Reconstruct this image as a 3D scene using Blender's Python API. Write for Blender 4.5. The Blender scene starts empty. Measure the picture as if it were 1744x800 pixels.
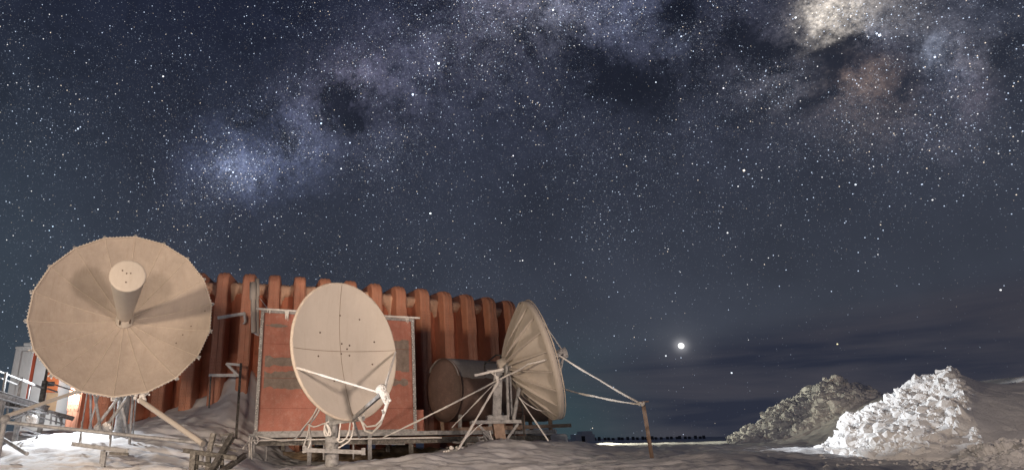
import bpy, math, random
import numpy as np
from mathutils import Vector, Matrix
random.seed(7); RNG = np.random.default_rng(7)
sc = bpy.context.scene
C = sc.collection
R = math.radians

# ------------------------------------------------------------------ camera
EYE = 1.5
FPX, PU, PV = 1020.0, 678.0, 400.0            # focal length and principal point in photo pixels (1744 wide)
PITCH, ROLL = math.atan(352/1020), R(1.0)
F = Vector((0, math.cos(PITCH), math.sin(PITCH)))
R0 = Vector((1, 0, 0)); U0 = R0.cross(F)
RR = (R0*math.cos(ROLL) - U0*math.sin(ROLL)).normalized()
UU = (U0*math.cos(ROLL) + R0*math.sin(ROLL)).normalized()
# a positive roll lowers the right axis of the camera, so the horizon rises to the right
cam_d = bpy.data.cameras.new('camera'); cam = bpy.data.objects.new('camera', cam_d); C.objects.link(cam)
M3 = Matrix((RR, UU, -F)).transposed()
cam.matrix_world = Matrix.Translation((0, 0, EYE)) @ M3.to_4x4()
cam_d.sensor_width = 36; cam_d.lens = FPX/1744*36
cam_d.shift_x = (872-PU)/1744; cam_d.clip_start = .05; cam_d.clip_end = 20000
sc.camera = cam
def ray(u, v):
    return (F*FPX + RR*(u-PU) - UU*(v-PV)).normalized()
def at(u, v, Y):
    d = ray(u, v); return Vector((0, 0, EYE)) + d*(Y/d.y)
def proj(p):
    q = Vector(p)-Vector((0, 0, EYE)); z = q.dot(F)
    return (PU+q.dot(RR)/z*FPX, PV-q.dot(UU)/z*FPX)

sc.view_settings.view_transform = 'Standard'; sc.view_settings.look = 'None'
sc.view_settings.exposure = 0.0; sc.view_settings.gamma = 1.0
sc.render.engine = 'CYCLES'
sc.cycles.max_bounces = 5; sc.cycles.use_denoising = True
sc.cycles.sample_clamp_indirect = 4

# ------------------------------------------------------------------ node helpers
class NT:
    def __init__(s, tree): s.t = tree; tree.nodes.clear()
    def n(s, ty, **kw):
        o = s.t.nodes.new(ty)
        for k, v in kw.items(): setattr(o, k, v)
        return o
    def l(s, a, b): s.t.links.new(a, b)
    def val(s, sock, v):
        if isinstance(v, bpy.types.NodeSocket): s.l(v, sock)
        else: sock.default_value = v
    def m(s, op, a, b=None, c=None, clamp=False):
        o = s.n('ShaderNodeMath', operation=op, use_clamp=clamp)
        s.val(o.inputs[0], a)
        if b is not None: s.val(o.inputs[1], b)
        if c is not None: s.val(o.inputs[2], c)
        return o.outputs[0]
    def vm(s, op, a, b=None, out=0, scale=None):
        o = s.n('ShaderNodeVectorMath', operation=op)
        s.val(o.inputs[0], a)
        if b is not None: s.val(o.inputs[1], b)
        if scale is not None: s.val(o.inputs['Scale'], scale)
        return o.outputs[out]
    def noise(s, vec, scale, detail=4, rough=.6, dist=0, out='Fac'):
        o = s.n('ShaderNodeTexNoise'); s.l(vec, o.inputs['Vector'])
        o.inputs['Scale'].default_value = scale; o.inputs['Detail'].default_value = detail
        o.inputs['Roughness'].default_value = rough; o.inputs['Distortion'].default_value = dist
        return o.outputs[out]
    def mr(s, v, a, b, c=0., d=1., smooth=False):
        o = s.n('ShaderNodeMapRange'); o.clamp = True
        if smooth: o.interpolation_type = 'SMOOTHSTEP'
        s.val(o.inputs[0], v)
        for i, x in enumerate((a, b, c, d)): o.inputs[1+i].default_value = x
        return o.outputs[0]
    def mix(s, f, a, b, mode='MIX'):
        o = s.n('ShaderNodeMix', data_type='RGBA', blend_type=mode)
        s.val(o.inputs[0], f)
        for k, x in ((6, a), (7, b)):
            if isinstance(x, tuple): x = (*x[:3], 1)
            s.val(o.inputs[k], x)
        return o.outputs[2]

# ------------------------------------------------------------------ night sky (a function of direction only)
world = bpy.data.worlds.new('World'); sc.world = world; world.use_nodes = True
BRIGHT = [  # photo position, radius, colour, strength
 (397,292,20,(.55,.65,1.0),1.0),(400,285,42,(.42,.52,1.0),.62),(455,262,38,(.45,.55,1.),.55),(500,236,36,(.48,.56,1.),.50),(540,215,34,(.5,.58,1.),.32),(345,300,34,(.45,.55,1.),.20),
 (522,180,34,(.7,.66,.95),.26),(618,145,34,(.78,.70,1.),.52),(590,150,60,(.66,.64,1.),.22),(640,235,50,(.5,.55,.9),.20),(690,115,52,(.6,.6,.95),.30),(720,170,60,(.55,.56,.85),.20),(745,90,50,(.6,.62,.95),.25),
 (800,62,46,(.66,.64,.92),.42),(845,32,42,(.72,.68,.92),.62),(900,48,44,(.7,.68,.92),.38),(948,24,30,(.76,.78,1.),1.0),(985,10,40,(.66,.66,.95),.5),(1020,55,50,(.6,.62,.95),.30),(1077,20,34,(.52,.6,1.),.55),
 (1110,60,40,(.6,.62,.95),.26),(1166,58,22,(.50,.62,1.),.62),(1200,85,60,(.6,.62,.9),.22),(1225,30,34,(.6,.6,.9),.24),(1290,118,38,(.78,.74,.9),.36),(1340,145,34,(.86,.80,.86),.48),(1320,30,40,(.7,.66,.9),.28),
 (1412,14,30,(1.,.88,.74),2.6),(1445,6,38,(1.,.90,.78),3.4),(1482,22,30,(1.,.88,.76),1.6),(1540,20,44,(.95,.88,.9),.75),(1375,48,34,(.95,.85,.8),.40),(1497,58,18,(.55,.66,1.),.9),(1512,85,24,(.55,.62,1.),.4),
 (1586,98,24,(.66,.76,1.),1.35),(1610,138,32,(.58,.66,1.),.62),(1668,112,32,(.92,.82,.92),.72),(1655,165,28,(.9,.7,.85),.34),(1635,60,44,(.8,.78,.95),.42),(1472,150,40,(1.,.64,.42),.70),(1440,135,24,(1.,.66,.5),.3),
 (1395,150,20,(.9,.75,.62),.25),(1500,195,60,(.8,.66,.66),.26),(1385,195,55,(.7,.62,.7),.22),(1585,210,50,(.7,.62,.85),.2),(1700,40,50,(.7,.75,1.),.26),(890,150,90,(.5,.52,.8),.12),
 (1230,200,90,(.55,.55,.8),.12),(1000,190,90,(.5,.52,.82),.10),(1690,230,80,(.6,.6,.7),.12)]
DARK = [(598,194,27,.95),(575,180,20,.6),(446,228,26,.75),(480,205,22,.5),(640,200,26,.5),(820,98,36,.65),(765,140,30,.5),(745,26,34,.5),(705,200,30,.4),(1030,112,44,.75),(985,75,26,.5),(1124,150,52,.75),(1060,160,46,.5),(1150,20,26,.8),(1190,12,26,.5),
 (1266,44,32,.85),(1310,72,28,.7),(1240,110,34,.5),(1345,92,28,.6),(1413,122,25,1.0),(1392,165,26,.7),(1365,190,26,.4),(1440,72,26,.85),(1400,75,22,.6),(1475,92,22,.7),(1545,78,24,.6),(1560,140,26,.75),(1530,165,26,.5),(1712,105,30,.75),(1700,150,30,.5),
 (1625,95,14,.4),(330,240,50,.25),(905,90,30,.5),(930,60,16,.4),(880,5,20,.3),(1290,190,40,.4)]
PLANET = ray(1160, 588)
def build_world():
    t = NT(world.node_tree)
    out = t.n('ShaderNodeOutputWorld'); bg = t.n('ShaderNodeBackground')
    tc = t.n('ShaderNodeTexCoord'); g = tc.outputs['Generated']
    g = t.vm('NORMALIZE', g)
    nz = t.noise(g, 7.5, 9, .70, out='Color')
    w = t.vm('SUBTRACT', nz, (.5, .5, .5)); w = t.vm('SCALE', w, scale=.13)
    wg = t.vm('NORMALIZE', t.vm('ADD', g, w))
    nz2 = t.noise(g, 16, 8, .75, out='Color'); w2 = t.vm('SCALE', t.vm('SUBTRACT', nz2, (.5, .5, .5)), scale=.13)
    wd = t.vm('NORMALIZE', t.vm('ADD', wg, w2))
    def blob(vec, u, v, r):
        d = ray(u, v); e = ray(u+r, v); ang = d.angle(e)
        dt = t.vm('DOT_PRODUCT', vec, tuple(d), out=1)
        k = 1/(ang*ang)
        x = t.m('SUBTRACT', dt, 1.0); return t.m('EXPONENT', t.m('MULTIPLY', x, k))
    sx = t.n('ShaderNodeSeparateXYZ'); t.l(g, sx.inputs[0]); z = sx.outputs[2]; x = sx.outputs[0]
    # airglow gradient: deep blue above, paler grey blue low down
    el = t.mr(z, 0., .62)
    base = t.mix(el, (.054, .062, .082), (.0155, .0195, .038))
    tealw = t.m('MULTIPLY', t.mr(x, -.35, -.66), t.mr(z, .62, .0))
    base = t.mix(t.m('MULTIPLY', tealw, .42), base, (.035, .078, .098))
    base = t.mix(t.m('MULTIPLY', blob(g, 975, 735, 80), .65), base, (.035, .085, .092))
    mott = t.mr(t.noise(g, 3.2, 5, .6), .3, .7, .80, 1.22)
    cmb = t.n('ShaderNodeCombineXYZ')
    for i in range(3): t.l(mott, cmb.inputs[i])
    base = t.vm('MULTIPLY', base, cmb.outputs[0])
    # milky way
    acc = None
    tex = t.m('MULTIPLY', t.mr(t.noise(g, 26, 10, .80), .37, .64, .18, 1.7), t.mr(t.noise(g, 240, 2, .6), .3, .7, .6, 1.4))
    for (u, v, r, col, s) in BRIGHT:
        b = t.m('MULTIPLY', blob(wg, u, v, r*1.12), s*(.125 if s < .7 else .125))
        c = t.vm('SCALE', col, scale=b)
        acc = c if acc is None else t.vm('ADD', acc, c)
    acc = t.vm('SCALE', acc, scale=tex)
    dk = None
    for (u, v, r, s) in DARK:
        b = t.m('MULTIPLY', blob(wd, u, v, r), s*.9)
        dk = b if dk is None else t.m('ADD', dk, b)
    lanes = t.mr(t.noise(wg, 11, 8, .7, 1.4), .47, .62, 0, .50)
    dk = t.m('ADD', dk, lanes, clamp=True)
    acc = t.vm('SCALE', acc, scale=t.m('SUBTRACT', 1.0, t.m('MULTIPLY', dk, .93)))
    dkc = t.m('SUBTRACT', 1.0, t.m('MULTIPLY', t.m('MULTIPLY', dk, t.mr(z, .3, .5)), .40))
    base = t.vm('SCALE', base, scale=dkc)
    # thin stretched cloud bands low on the right
    mp = t.n('ShaderNodeMapping'); t.l(g, mp.inputs[0]); mp.inputs['Rotation'].default_value = (0, R(15), 0)
    mp.inputs['Scale'].default_value = (1.6, 1.6, 12.)
    cn = t.noise(mp.outputs[0], 1.7, 5, .55, .4)
    dirc = t.vm('DOT_PRODUCT', g, (-.13, 0, 1.), out=1)
    msk = t.m('MULTIPLY', t.mr(dirc, .10, .045, smooth=True), t.mr(x, .16, .40))
    cl = t.m('MULTIPLY', msk, t.mr(cn, .34, .60, .30, 1.))
    base = t.mix(t.m('MULTIPLY', cl, .88), base, (.021, .025, .044))
    cl2 = t.m('MULTIPLY', msk, t.mr(cn, .60, .40))
    base = t.mix(t.m('MULTIPLY', cl2, .40), base, (.070, .060, .070))
    # glow in the air around the bright planet
    gl = t.m('ADD', t.m('MULTIPLY', blob(g, 1160, 588, 8), .26), t.m('MULTIPLY', blob(g, 1160, 592, 30), .030))
    glow = t.vm('SCALE', (1., .98, 1.), scale=gl)
    tot = t.vm('ADD', t.vm('ADD', base, acc), glow)
    t.l(tot, bg.inputs[0]); bg.inputs[1].default_value = 1.0
    t.l(bg.outputs[0], out.inputs[0])
build_world()
world.cycles.sampling_method = 'MANUAL'; world.cycles.sample_map_resolution = 512

# ------------------------------------------------------------------ the station's floodlights and added fill lamps (all out of the picture or behind something)
def spot(name, loc, tgt, power, col, ang, blend=.5, rad=.12):
    l = bpy.data.lights.new(name, 'SPOT'); l.energy = power; l.color = col; l.spot_size = R(ang); l.spot_blend = blend
    l.shadow_soft_size = rad
    o = bpy.data.objects.new(name, l); C.objects.link(o); o.location = loc
    o.rotation_euler = (Vector(tgt)-Vector(loc)).to_track_quat('-Z', 'Y').to_euler()
    return o
WARM = (1., .78, .56)
spot('floodlight_key', (-11, 1., 3.7), (3.6, 18, 6.0), 5000, WARM, 76, .7, .5)
spot('floodlight_fill', (8.3, -3., 1.7), (-6.0, 16, 4.2), 7600, (1., .80, .66), 56, .7, .75)
spot('added_fill_front', (-2.6, -4., 2.5), (-5.6, 18, 4.4), 4600, (1., .80, .64), 44, .7, .80)  # added soft lamp: brightens the left ribs and softens shadows from the front
spot('floodlight_snow', (-9.6, 17.0, 4.0), (-8.3, 12.4, 0.), 1150, (.93, .97, 1.), 112, .45, .07)
spot('floodlight_annex', (-10.4, 19.4, 3.3), (-12.0, 21., 2.7), 150, (.96, .98, 1.), 150, .5, .15)
spot('floodlight_feed', (-11.5, 5., 2.5), (-.25, 10.2, 2.55), 5200, (.93, .97, 1.), 7, .3, .06)
spot('floodlight_yard', (4.7, 17.2, 3.6), (12.6, 12.9, 2.0), 2500, (.93, .97, 1.), 42, .4, .05)
spot('added_fill_right', (6.5, 0., 4.2), (15.5, 15, 2.0), 1300, (1., .80, .66), 62, .8, .30)  # added warm lamp to lift the right-hand heaps and snow shoulder
spot('floodlight_far', (7.5, 30., 3.6), (15, 24, 1.8), 2300, (1., .94, .70), 160, .4, .15)

# ------------------------------------------------------------------ numpy noise
def _h(*c):
    n = np.zeros_like(c[0], dtype=np.uint64)
    for k, a in zip((374761393, 668265263, 2147483647+44, 1274126177), c):
        n = n + a.astype(np.int64).astype(np.uint64)*np.uint64(k)
    n = (n ^ (n >> np.uint64(13)))*np.uint64(1274126177)
    n = n & np.uint64(0xffffffff)
    n = (n ^ (n >> np.uint64(16)))*np.uint64(2246822519); n = n & np.uint64(0xffffffff)
    n = n ^ (n >> np.uint64(15))
    return (n & np.uint64(0xffffff)).astype(np.float64)/0xffffff
def vnoise(x, y, z=None):
    if z is None: z = np.zeros_like(x)
    xi, yi, zi = np.floor(x), np.floor(y), np.floor(z)
    fx, fy, fz = x-xi, y-yi, z-zi
    s = lambda t: t*t*t*(t*(t*6-15)+10)
    fx, fy, fz = s(fx), s(fy), s(fz); r = 0
    for i in (0, 1):
        for j in (0, 1):
            for k in (0, 1):
                wgt = (fx if i else 1-fx)*(fy if j else 1-fy)*(fz if k else 1-fz)
                r = r + wgt*_h(xi+i, yi+j, zi+k)
    return r*2-1
def fbm(x, y, z=None, oct=5, gain=.5):
    if z is None: z = np.zeros_like(x)
    a, r, f = 1., 0, 1.
    for o in range(oct):
        r = r + a*vnoise(x*f+17.3*o, y*f-9.1*o, z*f+3.7*o); a *= gain; f *= 2.03
    return r
def cell(x, y, z):
    xi, yi, zi = np.floor(x), np.floor(y), np.floor(z); d1 = np.full(x.shape, 9.); idv = np.zeros(x.shape)
    for i in (-1, 0, 1):
        for j in (-1, 0, 1):
            for k in (-1, 0, 1):
                cx, cy, cz = xi+i, yi+j, zi+k
                px = cx+.1+.8*_h(cx, cy, cz); py = cy+.1+.8*_h(cx+71, cy, cz); pz = cz+.1+.8*_h(cx, cy+53, cz)
                d = (px-x)**2+(py-y)**2+(pz-z)**2
                m = d < d1; d1 = np.where(m, d, d1); idv = np.where(m, _h(cx+7, cy+9, cz+11), idv)
    return np.sqrt(d1), idv
def plate(x, y, z):      # broken flat-faced blocks: a tilted plane per cell
    xi, yi, zi = np.floor(x), np.floor(y), np.floor(z); d1 = np.full(x.shape, 9.); val = np.zeros(x.shape)
    for i in (-1, 0, 1):
        for j in (-1, 0, 1):
            for k in (-1, 0, 1):
                cx, cy, cz = xi+i, yi+j, zi+k
                ox = cx+.1+.8*_h(cx, cy, cz)-x; oy = cy+.1+.8*_h(cx+71, cy, cz)-y; oz = cz+.1+.8*_h(cx, cy+53, cz)-z
                d = ox*ox+oy*oy+oz*oz; m = d < d1; d1 = np.where(m, d, d1)
                v = (_h(cx+3, cy, cz+5)-.5)*.9+ox*(_h(cx, cy+31, cz)-.5)*1.5+oy*(_h(cx+31, cy, cz)-.5)*1.5+oz*(_h(cx, cy, cz+31)-.5)*1.5
                val = np.where(m, v, val)
    return val
sstep = lambda a, b, x: (lambda t: t*t*(3-2*t))(np.clip((x-a)/(b-a), 0, 1))

# ------------------------------------------------------------------ materials
MT = {}
def pmat(name, col, rough=.7, metal=0., var=.25, vscale=3., frost=0., frost_col=(.62, .60, .58), bump=.15, bscale=60, fscale=7.,
         streak=0., streak_col=(.05, .03, .02), grain=.0, sss=0., spec=.3):
    m = bpy.data.materials.new(name); m.use_nodes = True; t = NT(m.node_tree)
    out = t.n('ShaderNodeOutputMaterial'); b = t.n('ShaderNodeBsdfPrincipled'); t.l(b.outputs[0], out.inputs[0])
    tc = t.n('ShaderNodeTexCoord'); g = tc.outputs['Object']
    geo = t.n('ShaderNodeNewGeometry').outputs['Position']
    n1 = t.noise(geo, vscale, 6, .65)
    lo = tuple(c*(1-var) for c in col); hi = tuple(min(1, c*(1+var)) for c in col)
    c = t.mix(t.mr(n1, .3, .7), lo, hi)
    if streak:
        mp = t.n('ShaderNodeMapping'); t.l(geo, mp.inputs[0]); mp.inputs['Scale'].default_value = (9, 9, .7)
        c = t.mix(t.m('MULTIPLY', t.mr(t.noise(mp.outputs[0], 1.4, 5, .7), .50, .72), streak), c, streak_col)
    if frost:
        f = t.mr(t.noise(geo, fscale, 6, .65), .58-.36*frost, .82-.26*frost)
        c = t.mix(t.m('MULTIPLY', f, min(1, .35+frost*.6)), c, frost_col)
    if grain:
        c = t.mix(t.m('MULTIPLY', t.mr(t.noise(geo, 55, 3, .8), .52, .66), grain), c, frost_col)
    t.l(c, b.inputs['Base Color'])
    b.inputs['Roughness'].default_value = rough; b.inputs['Metallic'].default_value = metal
    b.inputs['Specular IOR Level'].default_value = spec
    if bump:
        bp = t.n('ShaderNodeBump'); bp.inputs['Strength'].default_value = bump; bp.inputs['Distance'].default_value = .02
        t.l(t.noise(geo, bscale, 5, .7), bp.inputs['Height']); t.l(bp.outputs[0], b.inputs['Normal'])
    MT[name] = m; return m
pmat('snow', (.70, .70, .72), .75, var=.06, vscale=1.4, bump=.5, bscale=26, spec=.2)
pmat('snow_rubble', (.80, .80, .81), .8, var=.10, vscale=3, bump=.75, bscale=34, spec=.15)
pmat('tan_snow', (.74, .50, .36), .9, var=.14, vscale=6, bump=.6, bscale=30)  # even tan base colour for the snow lodged between ribs
pmat('red_paint', (.52, .20, .12), .62, var=.18, vscale=2.2, frost=.16, frost_col=(.50, .26, .18), streak=.30, streak_col=(.24, .065, .035), grain=.25, bump=.25)
pmat('red_rib', (.60, .275, .18), .66, var=.12, vscale=3, frost=.24, frost_col=(.58, .33, .24), grain=.34, bump=.3, fscale=5)
pmat('rivet', (.46, .20, .135), .6, var=.15, grain=.4, frost_col=(.62, .42, .33))
pmat('red_panel', (.36, .135, .10), .62, var=.14, vscale=4, frost=.22, frost_col=(.48, .30, .25), grain=.40, bump=.25, streak=.2)
pmat('grey_patch', (.20, .16, .14), .75, var=.25, vscale=8, frost=.2, grain=.35, frost_col=(.36, .30, .27))
pmat('dark_red', (.21, .058, .038), .6, var=.2, vscale=4, frost=.15, frost_col=(.3, .17, .13), grain=.2)
pmat('frosted_steel', (.22, .22, .225), .55, .25, var=.3, vscale=6, frost=.70, frost_col=(.42, .42, .43), fscale=12, bump=.5, bscale=90)
pmat('dark_steel', (.10, .095, .09), .5, .4, var=.3, vscale=6, frost=.35, frost_col=(.40, .38, .36), fscale=14, bump=.5)
pmat('rime', (.78, .76, .74), .85, var=.12, vscale=20, bump=1., bscale=70)
pmat('dish_paint', (.405, .345, .30), .62, var=.13, vscale=1.7, frost=.12, frost_col=(.55, .48, .42), grain=.30, streak=.30, streak_col=(.29, .22, .17), bump=.12)
pmat('dish_paint_pale', (.50, .455, .41), .72, var=.06, vscale=1.4, frost=.10, frost_col=(.56, .52, .47), grain=.25, streak=.22, streak_col=(.34, .28, .22), bump=.08)
pmat('seam', (.52, .45, .38), .6, var=.15, vscale=10, grain=.5)
pmat('seam_dark', (.22, .17, .13), .7, var=.2)
pmat('bolt', (.10, .07, .05), .6, var=.2)
pmat('rust', (.30, .215, .17), .8, var=.35, vscale=9, frost=.25, frost_col=(.5, .42, .36), bump=.4)
pmat('rock', (.15, .11, .075), .9, var=.6, vscale=4, bump=1., bscale=12, frost=.25, frost_col=(.4, .38, .36), fscale=2.5)
pmat('white_wall', (.78, .78, .77), .6, var=.05, vscale=3, grain=.2)
pmat('door_red', (.50, .105, .055), .55, var=.12, vscale=3, grain=.2, frost_col=(.6, .3, .22))
pmat('orange_frame', (.75, .22, .08), .55, var=.1, grain=.2)
pmat('tan_panel', (.62, .42, .26), .6, var=.1)
pmat('glass_dark', (.04, .045, .05), .15, var=.1, bump=0)
pmat('drum', (.09, .085, .09), .6, var=.3, frost=.3, frost_col=(.5, .5, .5))
pmat('tank_paint', (.125, .085, .075), .6, var=.15, vscale=3, grain=.25, frost=.15, frost_col=(.3, .2, .16), streak=.15)
pmat('tank_frost', (.30, .28, .275), .85, var=.10, vscale=7, grain=.3)

# ------------------------------------------------------------------ mesh builder
class MB:
    def __init__(s): s.v = []; s.f = []; s.mi = []; s.sm = []
    def add(s, vs, fs, mat=0, smooth=False):
        o = len(s.v); s.v += [tuple(v) for v in vs]
        for f in fs: s.f.append([o+i for i in f]); s.mi.append(mat); s.sm.append(smooth)
        return s
    def box(s, c, hx, hy, hz, mat=0):     # centre and three half-axis vectors
        c, hx, hy, hz = map(Vector, (c, hx, hy, hz))
        vs = [c+a*hx+b*hy+d*hz for a in (-1, 1) for b in (-1, 1) for d in (-1, 1)]
        fs = [(0, 1, 3, 2), (4, 6, 7, 5), (0, 4, 5, 1), (2, 3, 7, 6), (0, 2, 6, 4), (1, 5, 7, 3)]
        return s.add(vs, fs, mat)
    def beam(s, a, b, w, h=None, up=(0, 0, 1), mat=0):
        a, b = Vector(a), Vector(b); h = h or w; d = (b-a); L = d.length; d.normalize()
        up = Vector(up)
        if abs(d.dot(up)) > .95: up = Vector((0, 1, 0))
        x = d.cross(up).normalized(); y = x.cross(d)
        return s.box((a+b)/2, x*w/2, y*h/2, d*L/2, mat)
    def ibeam(s, a, b, w, h, up=(0, 0, 1), mat=0):
        a, b = Vector(a), Vector(b); d = (b-a); L = d.length; d.normalize(); up = Vector(up)
        if abs(d.dot(up)) > .95: up = Vector((0, 1, 0))
        x = d.cross(up).normalized(); y = x.cross(d); t = max(.008, w*.12); m = (a+b)/2
        s.box(m+y*(h/2-t/2), x*w/2, y*t/2, d*L/2, mat); s.box(m-y*(h/2-t/2), x*w/2, y*t/2, d*L/2, mat)
        return s.box(m, x*t/2, y*(h/2-t), d*L/2, mat)
    def tube(s, pts, r, n=8, mat=0, cap=True, jit=0., sub=0):
        P = [Vector(p) for p in pts]
        if sub:
            Q = []
            for a, b in zip(P[:-1], P[1:]):
                k = max(1, int((b-a).length/sub)); Q += [a.lerp(b, i/k) for i in range(k)]
            P = Q+[P[-1]]
        rs = r if isinstance(r, (list, tuple)) else [r]*len(P)
        if len(rs) != len(P): rs = [rs[0]+(rs[-1]-rs[0])*i/(len(P)-1) for i in range(len(P))]
        vs = []; prev = None
        for i, p in enumerate(P):
            d = (P[min(i+1, len(P)-1)]-P[max(i-1, 0)]).normalized()
            if prev is None:
                up = Vector((0, 0, 1)) if abs(d.z) < .9 else Vector((0, 1, 0)); x = d.cross(up).normalized()
            else: x = (prev-d*prev.dot(d)).normalized()
            prev = x; y = d.cross(x); k = 1+jit*(random.random()*2-1) if jit else 1
            for j in range(n):
                a = 2*math.pi*j/n; kk = k*(1+jit*.5*(random.random()*2-1)) if jit else 1
                vs.append(p+(x*math.cos(a)+y*math.sin(a))*rs[i]*kk)
        fs = [(i*n+j, i*n+(j+1) % n, (i+1)*n+(j+1) % n, (i+1)*n+j) for i in range(len(P)-1) for j in range(n)]
        s.add(vs, fs, mat, n > 4)
        if cap:
            o = len(vs); s.add(vs[:n], [tuple(reversed(range(n)))], mat); s.add(vs[-n:], [tuple(range(n))], mat)
        return s
    def lathe(s, org, ax, prof, n=32, mat=0, smooth=True, close=False):   # prof: (distance along axis, radius)
        org, ax = Vector(org), Vector(ax).normalized()
        up = Vector((0, 0, 1)) if abs(ax.z) < .9 else Vector((0, 1, 0)); x = ax.cross(up).normalized(); y = ax.cross(x)
        vs = [org+ax*t+(x*math.cos(2*math.pi*j/n)+y*math.sin(2*math.pi*j/n))*r for t, r in prof for j in range(n)]
        fs = [(i*n+j, i*n+(j+1) % n, (i+1)*n+(j+1) % n, (i+1)*n+j) for i in range(len(prof)-1) for j in range(n)]
        return s.add(vs, fs, mat, smooth)
    def ball(s, c, r, mat=0, n=8):
        return s.lathe(Vector(c), (0, 0, 1), [(-r*math.cos(math.pi*i/6), max(1e-4, r*math.sin(math.pi*i/6))) for i in range(7)], n, mat)
    def build(s, name, mats, parent=None, bevel=0.):
        me = bpy.data.meshes.new(name); o = bpy.data.objects.new(name, me); C.objects.link(o)
        org = Vector((0, 0, 0))
        if parent is not None: org = parent_world(parent)
        me.from_pydata([tuple(Vector(v)-org) for v in s.v], [], s.f)
        for m in (mats if isinstance(mats, (list, tuple)) else [mats]): me.materials.append(MT[m])
        me.polygons.foreach_set('material_index', s.mi); me.polygons.foreach_set('use_smooth', s.sm)
        me.update()
        if parent is not None: o.parent = parent
        if bevel:
            b = o.modifiers.new('bevel', 'BEVEL'); b.width = bevel; b.segments = 2; b.limit_method = 'ANGLE'
        return o
def parent_world(p):
    v = Vector((0, 0, 0))
    while p is not None: v = v+Vector(p.location); p = p.parent
    return v
def thing(name, label, cat, loc, group=None):
    o = bpy.data.objects.new(name, None); C.objects.link(o); o.location = loc; o.empty_display_size = .2
    return tag(o, label, cat, group)
def tag(o, label=None, cat=None, group=None, kind=None):
    if label: o['label'] = label
    if cat: o['category'] = cat
    if group: o['group'] = group
    if kind: o['kind'] = kind
    return o
def grid_mesh(name, P, mat, kind=None, smooth=True):
    ny, nx = P.shape[:2]
    idx = np.arange(ny*nx).reshape(ny, nx)
    q = np.stack([idx[:-1, :-1], idx[:-1, 1:], idx[1:, 1:], idx[1:, :-1]], -1).reshape(-1, 4)
    me = bpy.data.meshes.new(name); o = bpy.data.objects.new(name, me); C.objects.link(o)
    me.vertices.add(ny*nx); me.vertices.foreach_set('co', P.reshape(-1))
    me.loops.add(q.size); me.loops.foreach_set('vertex_index', q.reshape(-1).astype(np.int32))
    me.polygons.add(len(q)); me.polygons.foreach_set('loop_start', np.arange(0, q.size, 4, dtype=np.int32))
    me.polygons.foreach_set('use_smooth', np.full(len(q), smooth))
    me.update(calc_edges=True); me.validate(); me.materials.append(MT[mat])
    if kind: o['kind'] = kind
    return o

# ------------------------------------------------------------------ hall plan: rib positions along a gently turning line
RIB_U = [160, 204, 248, 292, 336, 380, 424, 468, 512, 556, 600, 643, 684, 724, 763, 801, 838, 872]
RIB_V = [462, 461, 460, 460, 460, 460, 462, 464, 467, 470, 474, 479, 484, 488, 493, 498, 503, 509]
RIB_B = [.02, .02, .02, .03, .04, .06, .10, .16, .22, .28, .33, .38, .42, .46, .50, .53, .56, .58]   # dY/dX of the wall there
K0 = 5; RIB = [None]*18
RIB[K0] = at(380, 460, 20.)
for k in range(K0+1, 18):
    b = (RIB_B[k]+RIB_B[k-1])/2; p = RIB[k-1]; d = ray(RIB_U[k], RIB_V[k]); s_ = d.x/d.y
    Y = (p.y-b*p.x)/(1-b*s_); RIB[k] = at(RIB_U[k], RIB_V[k], Y)
for k in range(K0-1, -1, -1):
    b = (RIB_B[k]+RIB_B[k+1])/2; p = RIB[k+1]; d = ray(RIB_U[k], RIB_V[k]); s_ = d.x/d.y
    Y = (p.y-b*p.x)/(1-b*s_); RIB[k] = at(RIB_U[k], RIB_V[k], Y)
def rib_frame(k):
    b = RIB_B[k]; w = Vector((1, b, 0)).normalized(); n = Vector((-w.y, w.x, 0)); return w, n   # along the wall, into the building

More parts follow.
